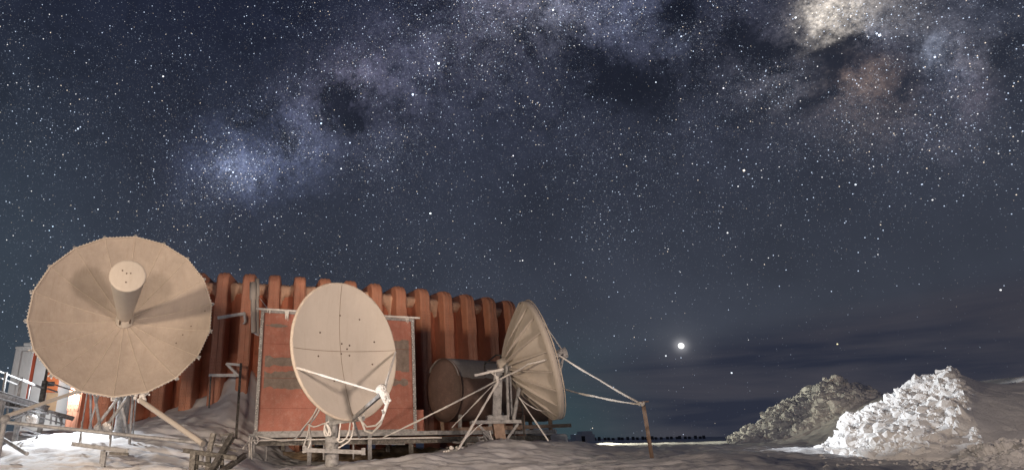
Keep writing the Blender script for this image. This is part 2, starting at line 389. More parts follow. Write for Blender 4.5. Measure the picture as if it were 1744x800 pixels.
# ------------------------------------------------------------------ ground height
wallx = np.array([p.x for p in RIB]); wally = np.array([p.y for p in RIB])
def hgt(x, y, detail=True):
    x = np.asarray(x, float); y = np.asarray(y, float)
    b = 1.0*sstep(0, 10, y) + .22*sstep(10, 17, y) + .02*sstep(18, 40, y) - 1.3*sstep(45, 500, y)
    b = b + sstep(-3.4, -7.2, x)*(.75*sstep(11, 19.5, y))*sstep(60, 25, y)
    b = b - .25*sstep(-4.2, -2.8, x)*sstep(1.2, 0, x)*sstep(12, 14.5, y)*sstep(24, 20, y)
    # drift piled against the hall between the big dish and the shelter
    wy = np.interp(x, wallx, wally); dw = wy-y
    A = 2.15*np.exp(-((x+5.1)/1.15)**2)+.75*np.exp(-((x+7.2)/1.5)**2)
    b = b + A*np.exp(-np.clip(dw+.5, 0, 99)/1.55)*sstep(-6, -1, -dw)*(1+.10*vnoise(x*1.3, y*1.3))
    # mound round the mast foot, low swell on the right foreground
    b = b + .34*np.exp(-((x-2.0)/1.3)**2-((y-13.5)/1.3)**2) + .28*np.exp(-((x-3.6)/1.6)**2-((y-15.5)/1.5)**2)
    b = b + .22*np.exp(-((x-.3)/1.4)**2-((y-11.8)/1.2)**2)
    b = b + .16*np.exp(-((x-5.3)/1.6)**2-((y-11.)/1.)**2)
    # shoulder behind and to the right of the near heap
    b = b + sstep(11, 15.8, x-.15*(y-14))*1.62*sstep(9.5, 14.5, y)*sstep(30, 19, y)
    b = b + 2.1*sstep(20, 27.5, x)*sstep(15, 22, y)*sstep(46, 30, y)*sstep(60,35,x)
    if detail:
        near = sstep(120, 40, y)
        b = b + near*(.05*fbm(x*.9, y*.9, oct=4) + .030*fbm(x*3.2+y*.8, y*7, oct=4) + .014*fbm(x*9, y*9, oct=2))
        # sastrugi on the lit snow at left
        b = b + .07*sstep(-3, -5, x)*sstep(20, 17, y)*fbm(x*1.1, y*3.8+9, oct=4)
        # vehicle tracks across the yard at right
        tr = np.sin((x*.42-y*.95)*9.)*sstep(6.2, 7.5, x)*sstep(13.5, 12.2, x)*sstep(8, 9, y)*sstep(15.5, 14, y)
        b = b + .014*tr*(1+.6*vnoise(x*2, y*2)) + .02*sstep(6, 8, x)*sstep(7, 9, y)*sstep(16, 14, y)*fbm(x*7, y*7, oct=3)
    return b
def gh(x, y): return float(hgt(np.array([x]), np.array([y]), True)[0])
def lines(a, b, da, far, g=1.16):
    L = list(np.arange(a, b, da)); s = da
    while L[-1] < far: s *= g; L.append(L[-1]+s)
    return L
xp = lines(0, 17, .075, 6000); xn = [-q for q in lines(.08, 12.5, .085, 6000)][::-1]
ys = [-q for q in lines(1, 3, .6, 6000, 1.4)][::-1]+list(np.arange(-.6, 6, .4))+lines(6, 21, .075, 7000, 1.12)
GX, GY = np.meshgrid(np.array(xn+xp), np.array(ys))
grid_mesh('snow_ground', np.stack([GX, GY, hgt(GX, GY)], -1), 'snow', 'structure')

# ------------------------------------------------------------------ ribbed hall
Z_DECK = at(600, 741, 17).z
hall = thing('ribbed_hall', 'long rust-red hall with deep rounded ribs, snow lodged between them', 'building', (RIB[8].x, RIB[8].y, 1.2))
RW, RD, RT = .40, .80, .36            # rib face width, rib depth, how far ribs stand above the panels
def ribprof(z0, zt, r, back):
    pr = [(0, z0), (0, zt-r)]
    pr += [(r-r*math.cos(a), zt-r+r*math.sin(a)) for a in [math.pi/2*i/8 for i in range(1, 9)]]
    return pr+[(back, zt+.10)]
for k in range(18):
    w, n = rib_frame(k); p = RIB[k]; zt = p.z; org = Vector((p.x, p.y, 0))
    zb = {5: at(355, 692, 20).z, 6: at(404, 699, 20).z}.get(k, 1.0 if k < 9 else Z_DECK-.05)
    pr = ribprof(zb, zt, .40, 7.0)
    mb = MB(); c = .05
    # cross-section: chamfered face with a raised centre seam
    cs = [(-RW/2, c+.0), (-RW/2+c, 0), (-.022, 0), (-.016, -.016), (.016, -.016), (.022, 0), (RW/2-c, 0), (RW/2, c)]
    vs = []
    for i, (d, z) in enumerate(pr):
        a, b_ = pr[max(0, i-1)], pr[min(len(pr)-1, i+1)]; tx, tz = b_[0]-a[0], b_[1]-a[1]; L = math.hypot(tx, tz); nx, nz = tz/L, -tx/L  # inward
        for (sx, off) in cs: vs.append(org+w*sx+n*(d+nx*off)+Vector((0, 0, z+nz*off)))
        ind = RD if i < 2 else RD
        # skirt points that run back to the panel
        dd, zz = (d+RD, z) if z < zt-RD else (max(d, RD), min(z, zt-RD))
        for sx in (-RW/2-.015, RW/2+.015): vs.append(org+w*sx+n*(dd+.02)+Vector((0, 0, zz)))
    m = len(cs)+2; fs = []
    for i in range(len(pr)-1):
        a, b_ = i*m, (i+1)*m
        for j in range(len(cs)-1): fs.append((a+j, a+j+1, b_+j+1, b_+j))
        fs.append((a+len(cs), a, b_, b_+len(cs))); fs.append((a+len(cs)-1, a+len(cs)+1, b_+len(cs)+1, b_+len(cs)-1))
    mb.add(vs, fs, 0, False)
    mb.add(vs[:m], [tuple([m-2]+list(range(len(cs)))+[m-1])], 0)
    rib = mb.build('rib', 'red_rib', hall)
    # riveted splice plates
    for (za, zb_) in ((zt-1.62, zt-.92), (zt-3.75, zt-2.98), (zt-4.6, zt-3.95)):
        if za < zb+.1: continue
        q = MB()
        for sd in (-1, 1):
            q.box(org+w*sd*.105-n*.006+Vector((0, 0, (za+zb_)/2)), w*.075, n*.007, Vector((0, 0, (zb_-za)/2)))
            nr = max(2, int((zb_-za)/.1))
            for i in range(nr):
                for e in (-1, 1):
                    cc = org+w*(sd*.105+e*.038)-n*.014+Vector((0, 0, za+(i+.5)*(zb_-za)/nr))
                    q.lathe(cc, -n, [(0, .017), (.010, .015), (.016, .006), (.017, .0005)], 6, 1)
        q.build('rivet_plate', ['red_rib', 'rivet'], rib)
# recessed wall panels, roof and lodged snow between the ribs
for k in range(17):
    pa, pb = RIB[k], RIB[k+1]; w, n = rib_frame(k); w2, n2 = rib_frame(k+1)
    a = Vector((pa.x, pa.y, 0))+w*RW/2; b = Vector((pb.x, pb.y, 0))-w2*RW/2; nn = (n+n2).normalized(); ww = (b-a).normalized()
    zt = (pa.z+pb.z)/2-RT; r = .22; mb = MB(); cols = 9
    prf = [(RD, .9), (RD, zt-2.4), (RD-.012, zt-2.38), (RD, zt-2.36), (RD, zt-r)]+[(RD+r-r*math.cos(t), zt-r+r*math.sin(t)) for t in [math.pi/2*i/5 for i in range(1, 6)]]+[(7., zt+.1)]
    vs = []
    for (d, z) in prf:
        for j in range(cols+1):
            t = j/cols; bow = .10*math.sin(math.pi*t)
            vs.append((a-ww*.03).lerp(b+ww*.03, t)+nn*(d-bow)+Vector((0, 0, z)))
    m = cols+1
    fs = [(i*m+j, i*m+j+1, (i+1)*m+j+1, (i+1)*m+j) for i in range(len(prf)-1) for j in range(cols)]
    mb.add(vs, fs, 0, True); mb.build('wall_panel', 'red_paint', hall)
    # snow lodged on the shoulder: irregular lower lip
    g = 14; L = (b-a).length; P = []
    seed = random.uniform(0, 99); side = random.choice((-1, 1))
    drop = [.20+.42*max(0, side*(t-.5)*2)**1.5*random.uniform(.6, 1.5)+.05*float(vnoise(np.array([t*6+seed]), np.array([seed]))[0]) for t in [j/g for j in range(g+1)]]
    rows = [(RD+.9, zt+.02), (RD+.45, zt+.12), (RD+.02, zt+.13), (RD-.26, zt+.06), (RD-.38, zt-.08), ('lip', .6), ('lip', 1.0), ('in', 1.0)]
    vs = []
    for (d, z) in rows:
        for j in range(g+1):
            t = j/g; q = a.lerp(b, t); nz = .035*random.uniform(-1, 1); bow = .10*math.sin(math.pi*t)
            if d == 'lip': dd, zz = RD-.36+.16*z-bow*.4+nz*.5, zt-.08-drop[j]*z
            elif d == 'in': dd, zz = RD+.03, zt-.10-drop[j]-.02
            else: dd, zz = d+nz*.6, z+nz
            vs.append(q+nn*dd+Vector((0, 0, zz)))
    fs = [(i*(g+1)+j, i*(g+1)+j+1, (i+1)*(g+1)+j+1, (i+1)*(g+1)+j) for i in range(len(rows)-1) for j in range(g)]
    MB().add(vs, fs, 0, True).build('lodged_snow', 'tan_snow', hall)
# end walls and back
w, n = rib_frame(17); p = Vector((RIB[17].x, RIB[17].y, 0))
MB().box(p+w*.12+n*3.9+Vector((0, 0, RIB[17].z/2-.1)), w*.06, n*3.1, Vector((0, 0, RIB[17].z/2-.25))).build('end_wall', 'red_paint', hall)
w, n = rib_frame(0); p = Vector((RIB[0].x, RIB[0].y, 0))
MB().box(p-w*.12+n*3.9+Vector((0, 0, RIB[0].z/2-.1)), w*.06, n*3.1, Vector((0, 0, RIB[0].z/2-.25))).build('end_wall', 'red_paint', hall)

# ------------------------------------------------------------------ white annex at far left
def quad_prism(name, pts, depth, mat, parent, bevel=0.):
    mb = MB(); P = [Vector(p) for p in pts]; D = Vector(depth); k = len(P)
    mb.add(P+[q+D for q in P], [tuple(range(k)), tuple(range(2*k-1, k-1, -1))]+[(i, i+k, (i+1) % k+k, (i+1) % k) for i in range(k)])
    return mb.build(name, mat, parent, bevel)
YA = 21.0
a0, a1 = at(30, 690, YA), at(176, 690, YA); zt_a = at(50, 589, YA).z
annex = thing('white_annex', 'low white annex with red door and orange-framed window left of the big dish', 'building', (a0.x, YA, 1.2))
MB().box(((a0.x+a1.x)/2, YA+2.02, (zt_a+1)/2), ((a1.x-a0.x)/2, 0, 0), (0, 2., 0), (0, 0, (zt_a-1)/2)).build('wall', 'white_wall', annex, .03)
def fpx(u, v, Y=YA): return at(u, v, Y)
def face_rect(name, u0, v0, u1, v1, t, mat, parent, off=0.):
    p, q = fpx(u0, v0), fpx(u1, v1)
    return MB().box(((p.x+q.x)/2, YA-off-t/2, (p.z+q.z)/2), ((q.x-p.x)/2, 0, 0), (0, t/2, 0), (0, 0, (p.z-q.z)/2)).build(name, mat, parent, .008)
dr = face_rect('door', 44, 602, 66, 690, .06, 'door_red', annex, .01)
face_rect('door_frame', 41.5, 599, 43.2, 692, .10, 'white_wall', dr); face_rect('door_frame', 66.8, 599, 70, 692, .10, 'white_wall', dr)
wf = face_rect('window_frame', 81, 634, 98, 668, .07, 'orange_frame', annex, .02)
face_rect('pane', 82.5, 650, 95, 657.5, .012, 'glass_dark', wf, .092); face_rect('shutter', 83, 638, 96, 645, .02, 'orange_frame', wf, .093)
face_rect('panel', 81.5, 669, 95, 700, .05, 'tan_panel', annex, .02)
face_rect('corner_trim', 29.5, 590, 36, 694, .05, 'white_wall', annex, .01)
MB().box(((a0.x+a1.x)/2, YA+2, zt_a+.05), ((a1.x-a0.x)/2+.1, 0, 0), (0, 2.15, 0), (0, 0, .05)).build('roof_edge', 'white_wall', annex, .02)

# ------------------------------------------------------------------ raised deck with legs and the shelter on it
def rail_pts(*q): return [at(*a) for a in q]
YD = 16.2
dk = thing('steel_deck', 'long frosted steel deck on legs carrying the red shelter and tank', 'platform', (at(600, 741, YD).x, YD, 1.2))
dl, dr_ = at(428, 741, YD), at(745, 741, YD); zd = dl.z; dfar = Vector((at(938, 736, 18.2).x, 18.2, zd))
MB().add([(dl.x, YD, zd), (dr_.x, YD, zd), (dfar.x, 18.2, zd), (dfar.x, 20.6, zd), (dr_.x, 20., zd), (dl.x, 19.6, zd)]+
         [(dl.x, YD, zd-.05), (dr_.x, YD, zd-.05), (dfar.x, 18.2, zd-.05), (dfar.x, 20.6, zd-.05), (dr_.x, 20., zd-.05), (dl.x, 19.6, zd-.05)],
         [(0, 1, 2, 3, 4, 5), (11, 10, 9, 8, 7, 6)]+[(i, i+6, (i+1) % 6+6, (i+1) % 6) for i in range(6)]).build('deck_plate', 'dark_steel', dk)
MB().beam((dl.x-.05, YD-.06, zd-.01), (dr_.x, YD-.06, zd-.01), .07, .10).build('edge_beam', 'frosted_steel', dk)
MB().beam((dr_.x, YD-.06, zd-.01), (dfar.x+.1, 18.13, zd-.01), .07, .10).build('edge_beam', 'frosted_steel', dk)
MB().ibeam((dl.x, YD+.10, zd-.18), (dr_.x, YD+.10, zd-.18), .10, .15).build('girder', 'dark_steel', dk)
MB().ibeam((dr_.x, YD+.10, zd-.18), (dfar.x, 18.3, zd-.18), .10, .15).build('girder', 'dark_steel', dk)
MB().tube([(dl.x, YD-.14, zd-.12), (dr_.x+.1, YD-.14, zd-.13)], .022, 6, jit=.2, sub=.2).build('frosted_pipe', 'rime', dk)
def leg(x, y, zt, mat='frosted_steel', w=.10):
    zb = gh(x, y)-.15; return MB().ibeam((x, y, zb), (x, y, zt), w, w).build('leg', mat, dk)
for u in (432, 528, 630): p = at(u, 750, YD); leg(p.x, YD-.02, zd-.03)
for (u, Y, dz) in ((700, 16.4, 0), (812, 17.2, 0), (880, 17.8, 0), (925, 18.4, 0), (560, 18.5, 0), (480, 19, 0), (660, 18.9, 0)):
    p = at(u, 750, Y); leg(p.x, Y+.25, zd-.25, 'dark_steel', .12)
for (u, v) in ((552, 745), (602, 747), (455, 748)):
    p = at(u, v, YD+.3); MB().beam((p.x, YD+.3, zd-.2), (p.x, YD+.3, zd-.62), .04).build('hanger', 'frosted_steel', dk)
MB().beam(at(500, 753, YD+.2), at(690, 755, YD+.2), .04, .05).build('cross_rail', 'frosted_steel', dk)
# dark rock bank under the deck
xs = np.linspace(at(428, 760, 19).x, at(960, 760, 20.4).x, 200); tt = np.linspace(0, 1, 30)
XX, TT = np.meshgrid(xs, tt); yb = np.interp(XX, [xs[0], at(745, 760, 18.4).x, xs[-1]], [18.3, 18.5, 20.0])
nzv = fbm(XX*1.6, TT*2.2, oct=5)
grid_mesh('rock_bank', np.stack([XX, yb+.25*nzv+TT*.9, .75+TT*.62+.10*nzv*TT], -1), 'rock', 'structure')

# shelter
YS = 16.6
s00, s10, s01 = at(437, 738, YS), at(708, 741, YS), at(443, 528, YS)
zs0, zs1, zs1r = zd+.03, at(443, 528, YS).z, at(706, 546, YS).z
xl, xr = at(437, 700, YS).x+.02, at(707, 700, YS).x
sh = thing('equipment_shelter', 'square red panelled shelter with grey patches behind the oval dish', 'shelter', ((xl+xr)/2, YS, zs0))
sk = .16  # skew of the far end: the front turns slightly away on the right
def sp(t, z, off=0.): return Vector((xl+(xr-xl)*t, YS+sk*t*2-off, z))
vz = lambda t: zs1+(zs1r+.10-zs1)*t
body = MB(); fr = [sp(0, zs0), sp(1, zs0), sp(1, vz(1)), sp(0, vz(0))]
body.add(fr+[q+Vector((.1, 2.3, 0)) for q in fr], [(0, 1, 2, 3), (7, 6, 5, 4)]+[(i, i+4, (i+1) % 4+4, (i+1) % 4) for i in range(4)])
body.build('body', 'red_panel', sh)
H = zs1-zs0
def patch(t0, t1, h0, h1, nm='patch', mat='grey_patch', seed=0):
    # irregular-edged flaked area, 3 mm proud
    k = 26; up = []; lo = []
    for i in range(k+1):
        t = t0+(t1-t0)*i/k; j = .012*float(fbm(np.array([t*30+seed]), np.array([seed*1.]), oct=3)[0])
        up.append(sp(t, zs0+(h1+j)*(vz(t)-zs0), .004)); lo.append(sp(t, zs0+(h0-j)*(vz(t)-zs0), .004))
    MB().add(lo+up, [(i, i+1, k+2+i, k+1+i) for i in range(k)]).build(nm, mat, sh)
patch(.03, .30, .535, .615, seed=2); patch(.03, .62, .36, .49, seed=5); patch(.80, .97, .52, .80, seed=7); patch(.02, .17, .865, .885, seed=9)
patch(.70, .96, .40, .45, seed=11)
for t in (0, 1):
    q = MB().beam(sp(t, zs0-.02, .03), sp(t, vz(t), .03), .085, .07, up=(0, 1, 0))
    for i in range(50):
        z = zs0+(vz(t)-zs0)*i/50; q.ball(sp(t, z, .07)+Vector((random.uniform(-.04, .04), 0, 0)), random.uniform(.008, .02), 1, 5)
    q.build('corner_post', ['frosted_steel', 'rime'], sh)
MB().beam(sp(-.015, zs0+.03, .035), sp(1.01, zs0+.03, .035), .06, .09).build('sill_rail', 'frosted_steel', sh)
MB().tube([sp(-.04, vz(0)+.02, .12), sp(1.05, vz(1)+.02, .12)], .03, 8, jit=.12, sub=.15).build('roof_rail', 'rime', sh)
MB().beam(sp(-.01, vz(0)-.03, .03), sp(1.01, vz(1)-.03, .03), .05, .07).build('top_rail', 'frosted_steel', sh)
for h in (.72, .44, .20):
    MB().beam(sp(.015, zs0+h*H, .002), sp(.985, zs0+h*(vz(1)-zs0), .002), .006, .010).build('panel_seam', 'dark_red', sh)
for (t, n_, L) in ((.155, 6, .30), (.245, 5, .22), (.04, 3, .12), (.60, 4, .15), (.97, 3, .14)):
    q = MB()
    for i in range(n_):
        tt_ = t+random.uniform(-.016, .016); p = sp(tt_, vz(tt_)+.0, .10); q.tube([p, p-Vector((0, 0, L*random.uniform(.5, 1)))], [.028, .004], 6, sub=.05, jit=.2)
    q.build('icicle', 'rime', sh)
# electric box beside the shelter
p = at(714, 716, 17.0); zt_ = at(714, 697, 17.).z
cb = thing('junction_box', 'small brown cabinet standing right of the red shelter', 'cabinet', (p.x, 17., zd))
MB().box((p.x, 17.1, (zd+zt_)/2), (.13, 0, 0), (0, .12, 0), (0, 0, (zt_-zd)/2)).build('body', 'red_panel', cb, .012)
MB().box((p.x, 16.97, (zd+zt_)/2), (.11, 0, 0), (0, .008, 0), (0, 0, (zt_-zd)/2-.03)).build('door', 'red_panel', cb, .004)

# vent pipes standing against the ribs
vp = thing('vent_pipe', 'pair of frosted grey flue pipes standing left of the shelter roof', 'pipe', at(432, 570, 18.6))
vp_ = []
for (u, vt, vb, r, rt) in ((431, 481, 566, .075, .105), (438, 475, 568, .05, .075)):
    q = MB(); Yp = 18.0 if u < 435 else 18.2
    q.tube([at(u+1, vb, Yp), at(u, vt+28, Yp)], r, 14); q.lathe(at(u, vt+28, Yp), at(u, vt, Yp)-at(u, vt+28, Yp), [(-.03, r), (0, rt), ((at(u, vt, Yp)-at(u, vt+28, Yp)).length, rt), ((at(u, vt, Yp)-at(u, vt+28, Yp)).length-.01, rt*.8), (.2, rt*.8)], 16)
    q.build('pipe', 'dish_paint_pale', vp)
MB().tube([at(432, 566, 18.6), at(440, 570, 18.5), at(444, 558, 18.2)], .03, 6, jit=.3, sub=.05).build('bracket', 'rime', vp)
MB().tube([at(439, 503, 18.6), at(455, 524, 17.)], .012, 5).build('stay_wire', 'rime', vp)

# bars fixed to the left ribs
def bar(name, label, segs, group=None, mat='rime'):
    o = thing(name, label, 'bracket', at(*segs[0][0]), group)
    for (a, b, r) in segs: MB().beam(at(*a), at(*b), r*2).build('arm', mat, o)
    return o
bar('wall_bracket', 'upper pale bar fixed across two ribs left of the flue pipes', [((371, 541, 19.6), (417, 533.5, 19.5), .045), ((416, 532, 19.5), (418, 548, 19.6), .03), ((418, 548, 19.6), (414, 551, 19.7), .02)])
bar('wall_bracket', 'lower pale bar with triangular arm fixed across two ribs above the drift', [((357, 638.5, 19.3), (407, 638.5, 18.9), .045), ((386, 619, 19.), (410.5, 621, 18.8), .035), ((386, 619, 19.), (407, 640, 18.8), .035)])
lp = thing('pole', 'thin frosted pole rising from the snow drift to the triangular bracket', 'pole', at(399, 733, 17.6))
MB().beam(at(410.5, 619, 18.7), at(402, 745, 17.4), .075).build('shaft', 'dark_steel', lp)
MB().beam(at(359, 640, 19.2), at(356, 694, 19.3), .04).build('rod', 'dark_steel', lp)

# ------------------------------------------------------------------ horizontal tank
tk = thing('fuel_tank', 'dark red horizontal cylindrical tank with frost on its top', 'tank', (at(800, 740, 17).x, 17.6, zd))
tc0, tc1 = at(757, 684, 16.9), at(925, 690, 18.7)
ax = Vector((tc1.x-tc0.x, tc1.y-tc0.y, 0)); TL = ax.length; ax.normalize(); TR = .83
tc0 = Vector((tc0.x, tc0.y, zd+.28+TR))
prof = [(-.20, .001), (-.19, TR*.35), (-.15, TR*.65), (-.08, TR*.88), (0, TR)]+[(TL*i/8, TR) for i in range(1, 9)]+[(TL+.08, TR*.88), (TL+.15, TR*.65), (TL+.19, TR*.35), (TL+.2, .001)]
MB().lathe(tc0, ax, prof, 56).build('shell', 'tank_paint', tk)
MB().lathe(tc0, ax, [(-.015, TR), (-.015, TR+.02), (.015, TR+.02), (.015, TR)], 56).build('end_ring', 'tank_paint', tk)
up = Vector((0, 0, 1)); sd = ax.cross(up).normalized()   # towards the camera side
if sd.y > 0: sd = -sd
q = MB(); vs = []; na, nl = 14, 40
for i in range(nl+1):
    l = -.06+(TL+.1)*i/nl
    e0 = 1.30+.22*float(fbm(np.array([l*1.1+3]), np.array([1.]), oct=4)[0]); e1 = -.9
    for j in range(na+1):
        a = e1+(e0-e1)*j/na; rr = TR+.018*math.sin(math.pi*j/na)**.5+.001
        vs.append(tc0+ax*l+(up*math.cos(a)+sd*math.sin(a))*rr)
MB().add(vs, [(i*(na+1)+j, i*(na+1)+j+1, (i+1)*(na+1)+j+1, (i+1)*(na+1)+j) for i in range(nl) for j in range(na)], 0, True).build('frost_cover', 'tank_frost', tk)
for f in (.05, .33, .66, .95):
    c = tc0+ax*TL*f; zc = c.z-TR*.80
    MB().beam(c+sd*.45-up*(TR*.8), Vector((c.x, c.y, zd+.02))+sd*.40, .09, .12).build('leg', 'frosted_steel' if f < .5 else 'rust', tk)
    MB().beam(c-sd*.45-up*(TR*.8), Vector((c.x, c.y, zd+.02))-sd*.40, .09, .12).build('leg', 'rust', tk)
MB().beam(tc0+ax*(-.1)-up*(TR+.22)+sd*.45, tc0+ax*(TL+.55)-up*(TR+.12)+sd*.45, .14, .10).build('skid_rail', 'rust', tk)
q = tc0+ax*TL*.33+sd*.80-up*.62
MB().tube([q, q+up*.40], [.07, .05], 8).build('drain_pipe', 'tank_frost', tk)
MB().lathe(q, (0, 0, 1), [(-.12, .18), (0, .14), (.06, .08)], 12).build('drain_collar', 'tank_frost', tk)

# ------------------------------------------------------------------ the big panelled dish
def frame(ax, roll=0.):
    ax = Vector(ax).normalized(); x = ax.cross(Vector((0, 0, 1))).normalized(); y = x.cross(ax).normalized()
    return x*math.cos(roll)+y*math.sin(roll), y*math.cos(roll)-x*math.sin(roll), ax    # right, up, axis
def towards_cam(p): return (Vector((0, 0, EYE))-Vector(p)).normalized()
def tilt(p, right, up_):   # axis from the line to the camera, turned right / up by degrees
    d = towards_cam(p); az = math.atan2(d.x, -d.y)+R(right); el = math.asin(d.z)+R(up_)
    return Vector((math.sin(az)*math.cos(el), -math.cos(az)*math.cos(el), math.sin(el)))
rc = at(213, 531, 14.6); a1x = tilt(rc, -1, 19); X, Yv, A = frame(a1x)
D1R, D1D = 2.07, .68; V1 = rc-A*D1D
dish1 = thing('satellite_dish', 'largest dish, round and panelled with a cone feed at its centre', 'satellite dish', (rc.x, rc.y+.6, gh(rc.x, rc.y+.6)), 'satellite dishes of the station')
def pt(r, a, off=0.): return V1+(X*math.sin(a)+Yv*math.cos(a))*r+A*(D1D*(r/D1R)**2+off)
NS = 18; rf = MB(); rings = [.10, .3, .55, .8, 1.1, 1.4, 1.6, 1.85, D1R]
for s_ in range(NS):
    a0_, a1_ = 2*math.pi*s_/NS, 2*math.pi*(s_+1)/NS; am = (a0_+a1_)/2
    vs = []
    for r in rings:
        p0, p1 = pt(r, a0_), pt(r, a1_)
        for t in (0, .25, .5, .75, 1): vs.append(p0.lerp(p1, t)-A*(.014*r*math.sin(math.pi*t)))
    rf.add(vs, [(i*5+j, i*5+j+1, (i+1)*5+j+1, (i+1)*5+j) for i in range(len(rings)-1) for j in range(4)], 0, True)
    vb = [v-A*.03 for v in vs]
    rf.add(vb, [(i*5+j, (i+1)*5+j, (i+1)*5+j+1, i*5+j+1) for i in range(len(rings)-1) for j in range(4)], 0, True)
    rf.tube([pt(r, a0_, .004) for r in rings], .009, 5, 1, jit=.15)      # raised seam
refl = rf.build('reflector', ['dish_paint', 'seam'], dish1)
rim = MB()
for s_ in range(NS):
    a0_, a1_ = 2*math.pi*s_/NS, 2*math.pi*(s_+1)/NS
    rim.beam(pt(D1R, a0_, -.035), pt(D1R, a1_, -.035), .03, .08, up=A)
    for i in range(9):   # frost beads and bolts along the flange
        t = (i+.5)/9; p = pt(D1R, a0_).lerp(pt(D1R, a1_), t); o_ = (p-V1-A*(p-V1).dot(A)).normalized()
        rim.ball(p+o_*.024-A*.01, random.uniform(.010, .017), 1, 5)
rim.build('rim', ['seam', 'rime'], dish1)
for s_ in range(NS):
    a = 2*math.pi*s_/NS; p = pt(D1R, a, -.03); o_ = (X*math.sin(a)+Yv*math.cos(a))
    q = MB(); q.box(p+o_*.03, o_*.035, A*.03, o_.cross(A)*.028, 0)
    if math.cos(a) < .3:
        for i in range(5): q.ball(p+o_*random.uniform(.02, .08)+o_.cross(A)*random.uniform(-.045, .045), random.uniform(.012, .026), 1, 6)
    q.build('rim_bracket', ['frosted_steel', 'rime'], dish1)
# feed cone: narrow neck at the reflector, wide closed cap towards the sky
fd = MB().lathe(V1, A, [(.02, .21), (.10, .21), (.10, .15), (.42, .16), (.42, .14)], 28).build('feed_neck', 'dish_paint_pale', dish1)
q = MB()
for i in range(4):
    a = .6+i*1.57; o_ = X*math.cos(a)+Yv*math.sin(a); q.beam(V1+A*.09+o_*.17, V1+A*.42+o_*.17, .03)
q.build('feed_bracket', 'bolt', fd)
FL = 3.05
fc = MB().lathe(V1, A, [(.40, .165), (.52, .195), (.60, .185), (FL-.10, .355), (FL-.03, .37), (FL, .365)], 44).build('feed_cone', 'dish_paint_pale', dish1)
cap = MB(); cap.lathe(V1, A, [(FL, .365), (FL+.012, .355), (FL+.018, .32), (FL+.03, .001)], 44)
for (dx, dy) in ((.03, .04), (-.05, .05), (.02, -.16), (.12, .1)): cap.ball(V1+A*(FL+.03)+X*dx+Yv*dy, .016, 1, 6)
cap.build('feed_cap', ['dish_paint_pale', 'bolt'], fc)
for (dx, dy, r_) in ((-1.28, -.62, 0), (-1.6, -.18, 0), (-1.42, -.40, 0), (.5, 1.15, 0), (.35, .9, 0), (-1.9, .2, 0)):
    rr = math.hypot(dx, dy); a = math.atan2(dx, dy); MB().ball(pt(rr, a, .0), .016, 0, 6).build('bolt', 'bolt', refl)
# back structure
hub = V1-A*.55
bk = MB()
for s_ in range(0, NS, 2):
    a = 2*math.pi*s_/NS; bk.tube([hub, pt(D1R*.93, a, -.12)], .025, 6); bk.tube([V1-A*.1+(X*math.sin(a)+Yv*math.cos(a))*.3, pt(D1R*.6, a, -.05)], .02, 6)
bk.build('back_truss', 'frosted_steel', dish1)
MB().lathe(V1, A, [(-.04, .3), (-.55, .3), (-.60, .05)], 24).build('hub', 'frosted_steel', dish1)
mast_b = Vector((hub.x+.1, hub.y+.35, gh(hub.x, hub.y+.3)-.2))
MB().tube([mast_b, Vector((mast_b.x, mast_b.y, hub.z-.1))], .15, 18).build('mast', 'frosted_steel', dish1)
MB().box((mast_b.x, hub.y+.18, hub.z-.1), (.22, 0, 0), (0, .3, 0), (0, 0, .22)).build('mount_head', 'frosted_steel', dish1)
def px_tube(parent, name, a, b, r, mat='frosted_steel', n=8, jit=0., sub=0):
    return MB().tube([at(*a), at(*b)], r, n, jit=jit, sub=sub).build(name, mat, parent)
for (a, b, r) in (((150, 660, 15.2), (135, 753, 14.2), .016), ((159, 660, 15.2), (172, 733, 14.4), .035), ((203, 676, 14.7), (162, 728, 14.6), .035),
                  ((222, 670, 14.9), (180, 727, 14.6), .04), ((203, 668, 15.4), (219, 745, 15.5), .045), ((227, 668, 15.2), (220, 760, 15.3), .035),
                  ((154, 662, 15.4), (155, 734, 15.5), .03), ((198, 670, 15.), (187, 762, 14.3), .018), ((170, 665, 15.3), (150, 735, 15.2), .022), ((233, 664, 15.1), (226, 745, 15.6), .02)):
    px_tube(dish1, 'strut', a, b, r)
q = MB(); c = at(176, 730, 14.6); q.box(c, (.16, .05, 0), (0, .09, 0), (0, 0, .06))
for i in range(7): q.ball(c+Vector((random.uniform(-.2, .2), 0, random.uniform(0, .12))), random.uniform(.03, .05), 1, 6)
q.build('strut_node', ['frosted_steel', 'rime'], dish1)
px_tube(dish1, 'support_pipe', (8, 709, 12.6), (132, 666, 14.3), .042, 'dish_paint_pale', 12)
px_tube(dish1, 'support_pipe', (240, 682, 14.4), (346, 755, 12.8), .058, 'dish_paint_pale', 14)
q = MB(); c = at(237, 679, 14.4)
for i in range(10): q.ball(c+Vector((random.uniform(-.12, .12), random.uniform(-.05, .05), random.uniform(-.06, .08))), random.uniform(.03, .06), 0, 6)
q.build('ice_lump', 'rime', dish1)
px_tube(dish1, 'base_beam', (6, 718, 12.6), (388, 758.5, 13.), .038, 'frosted_steel', 10)
for (u, Y) in ((8, 12.6), (345, 12.9)):
    c = at(u, 714 if u < 50 else 754, Y); MB().ball(c, .10, 0, 12).build('joint', 'frosted_steel', dish1)
    MB().tube([c, (c.x, c.y, gh(c.x, c.y)-.1)], .05, 8).build('leg', 'frosted_steel', dish1)
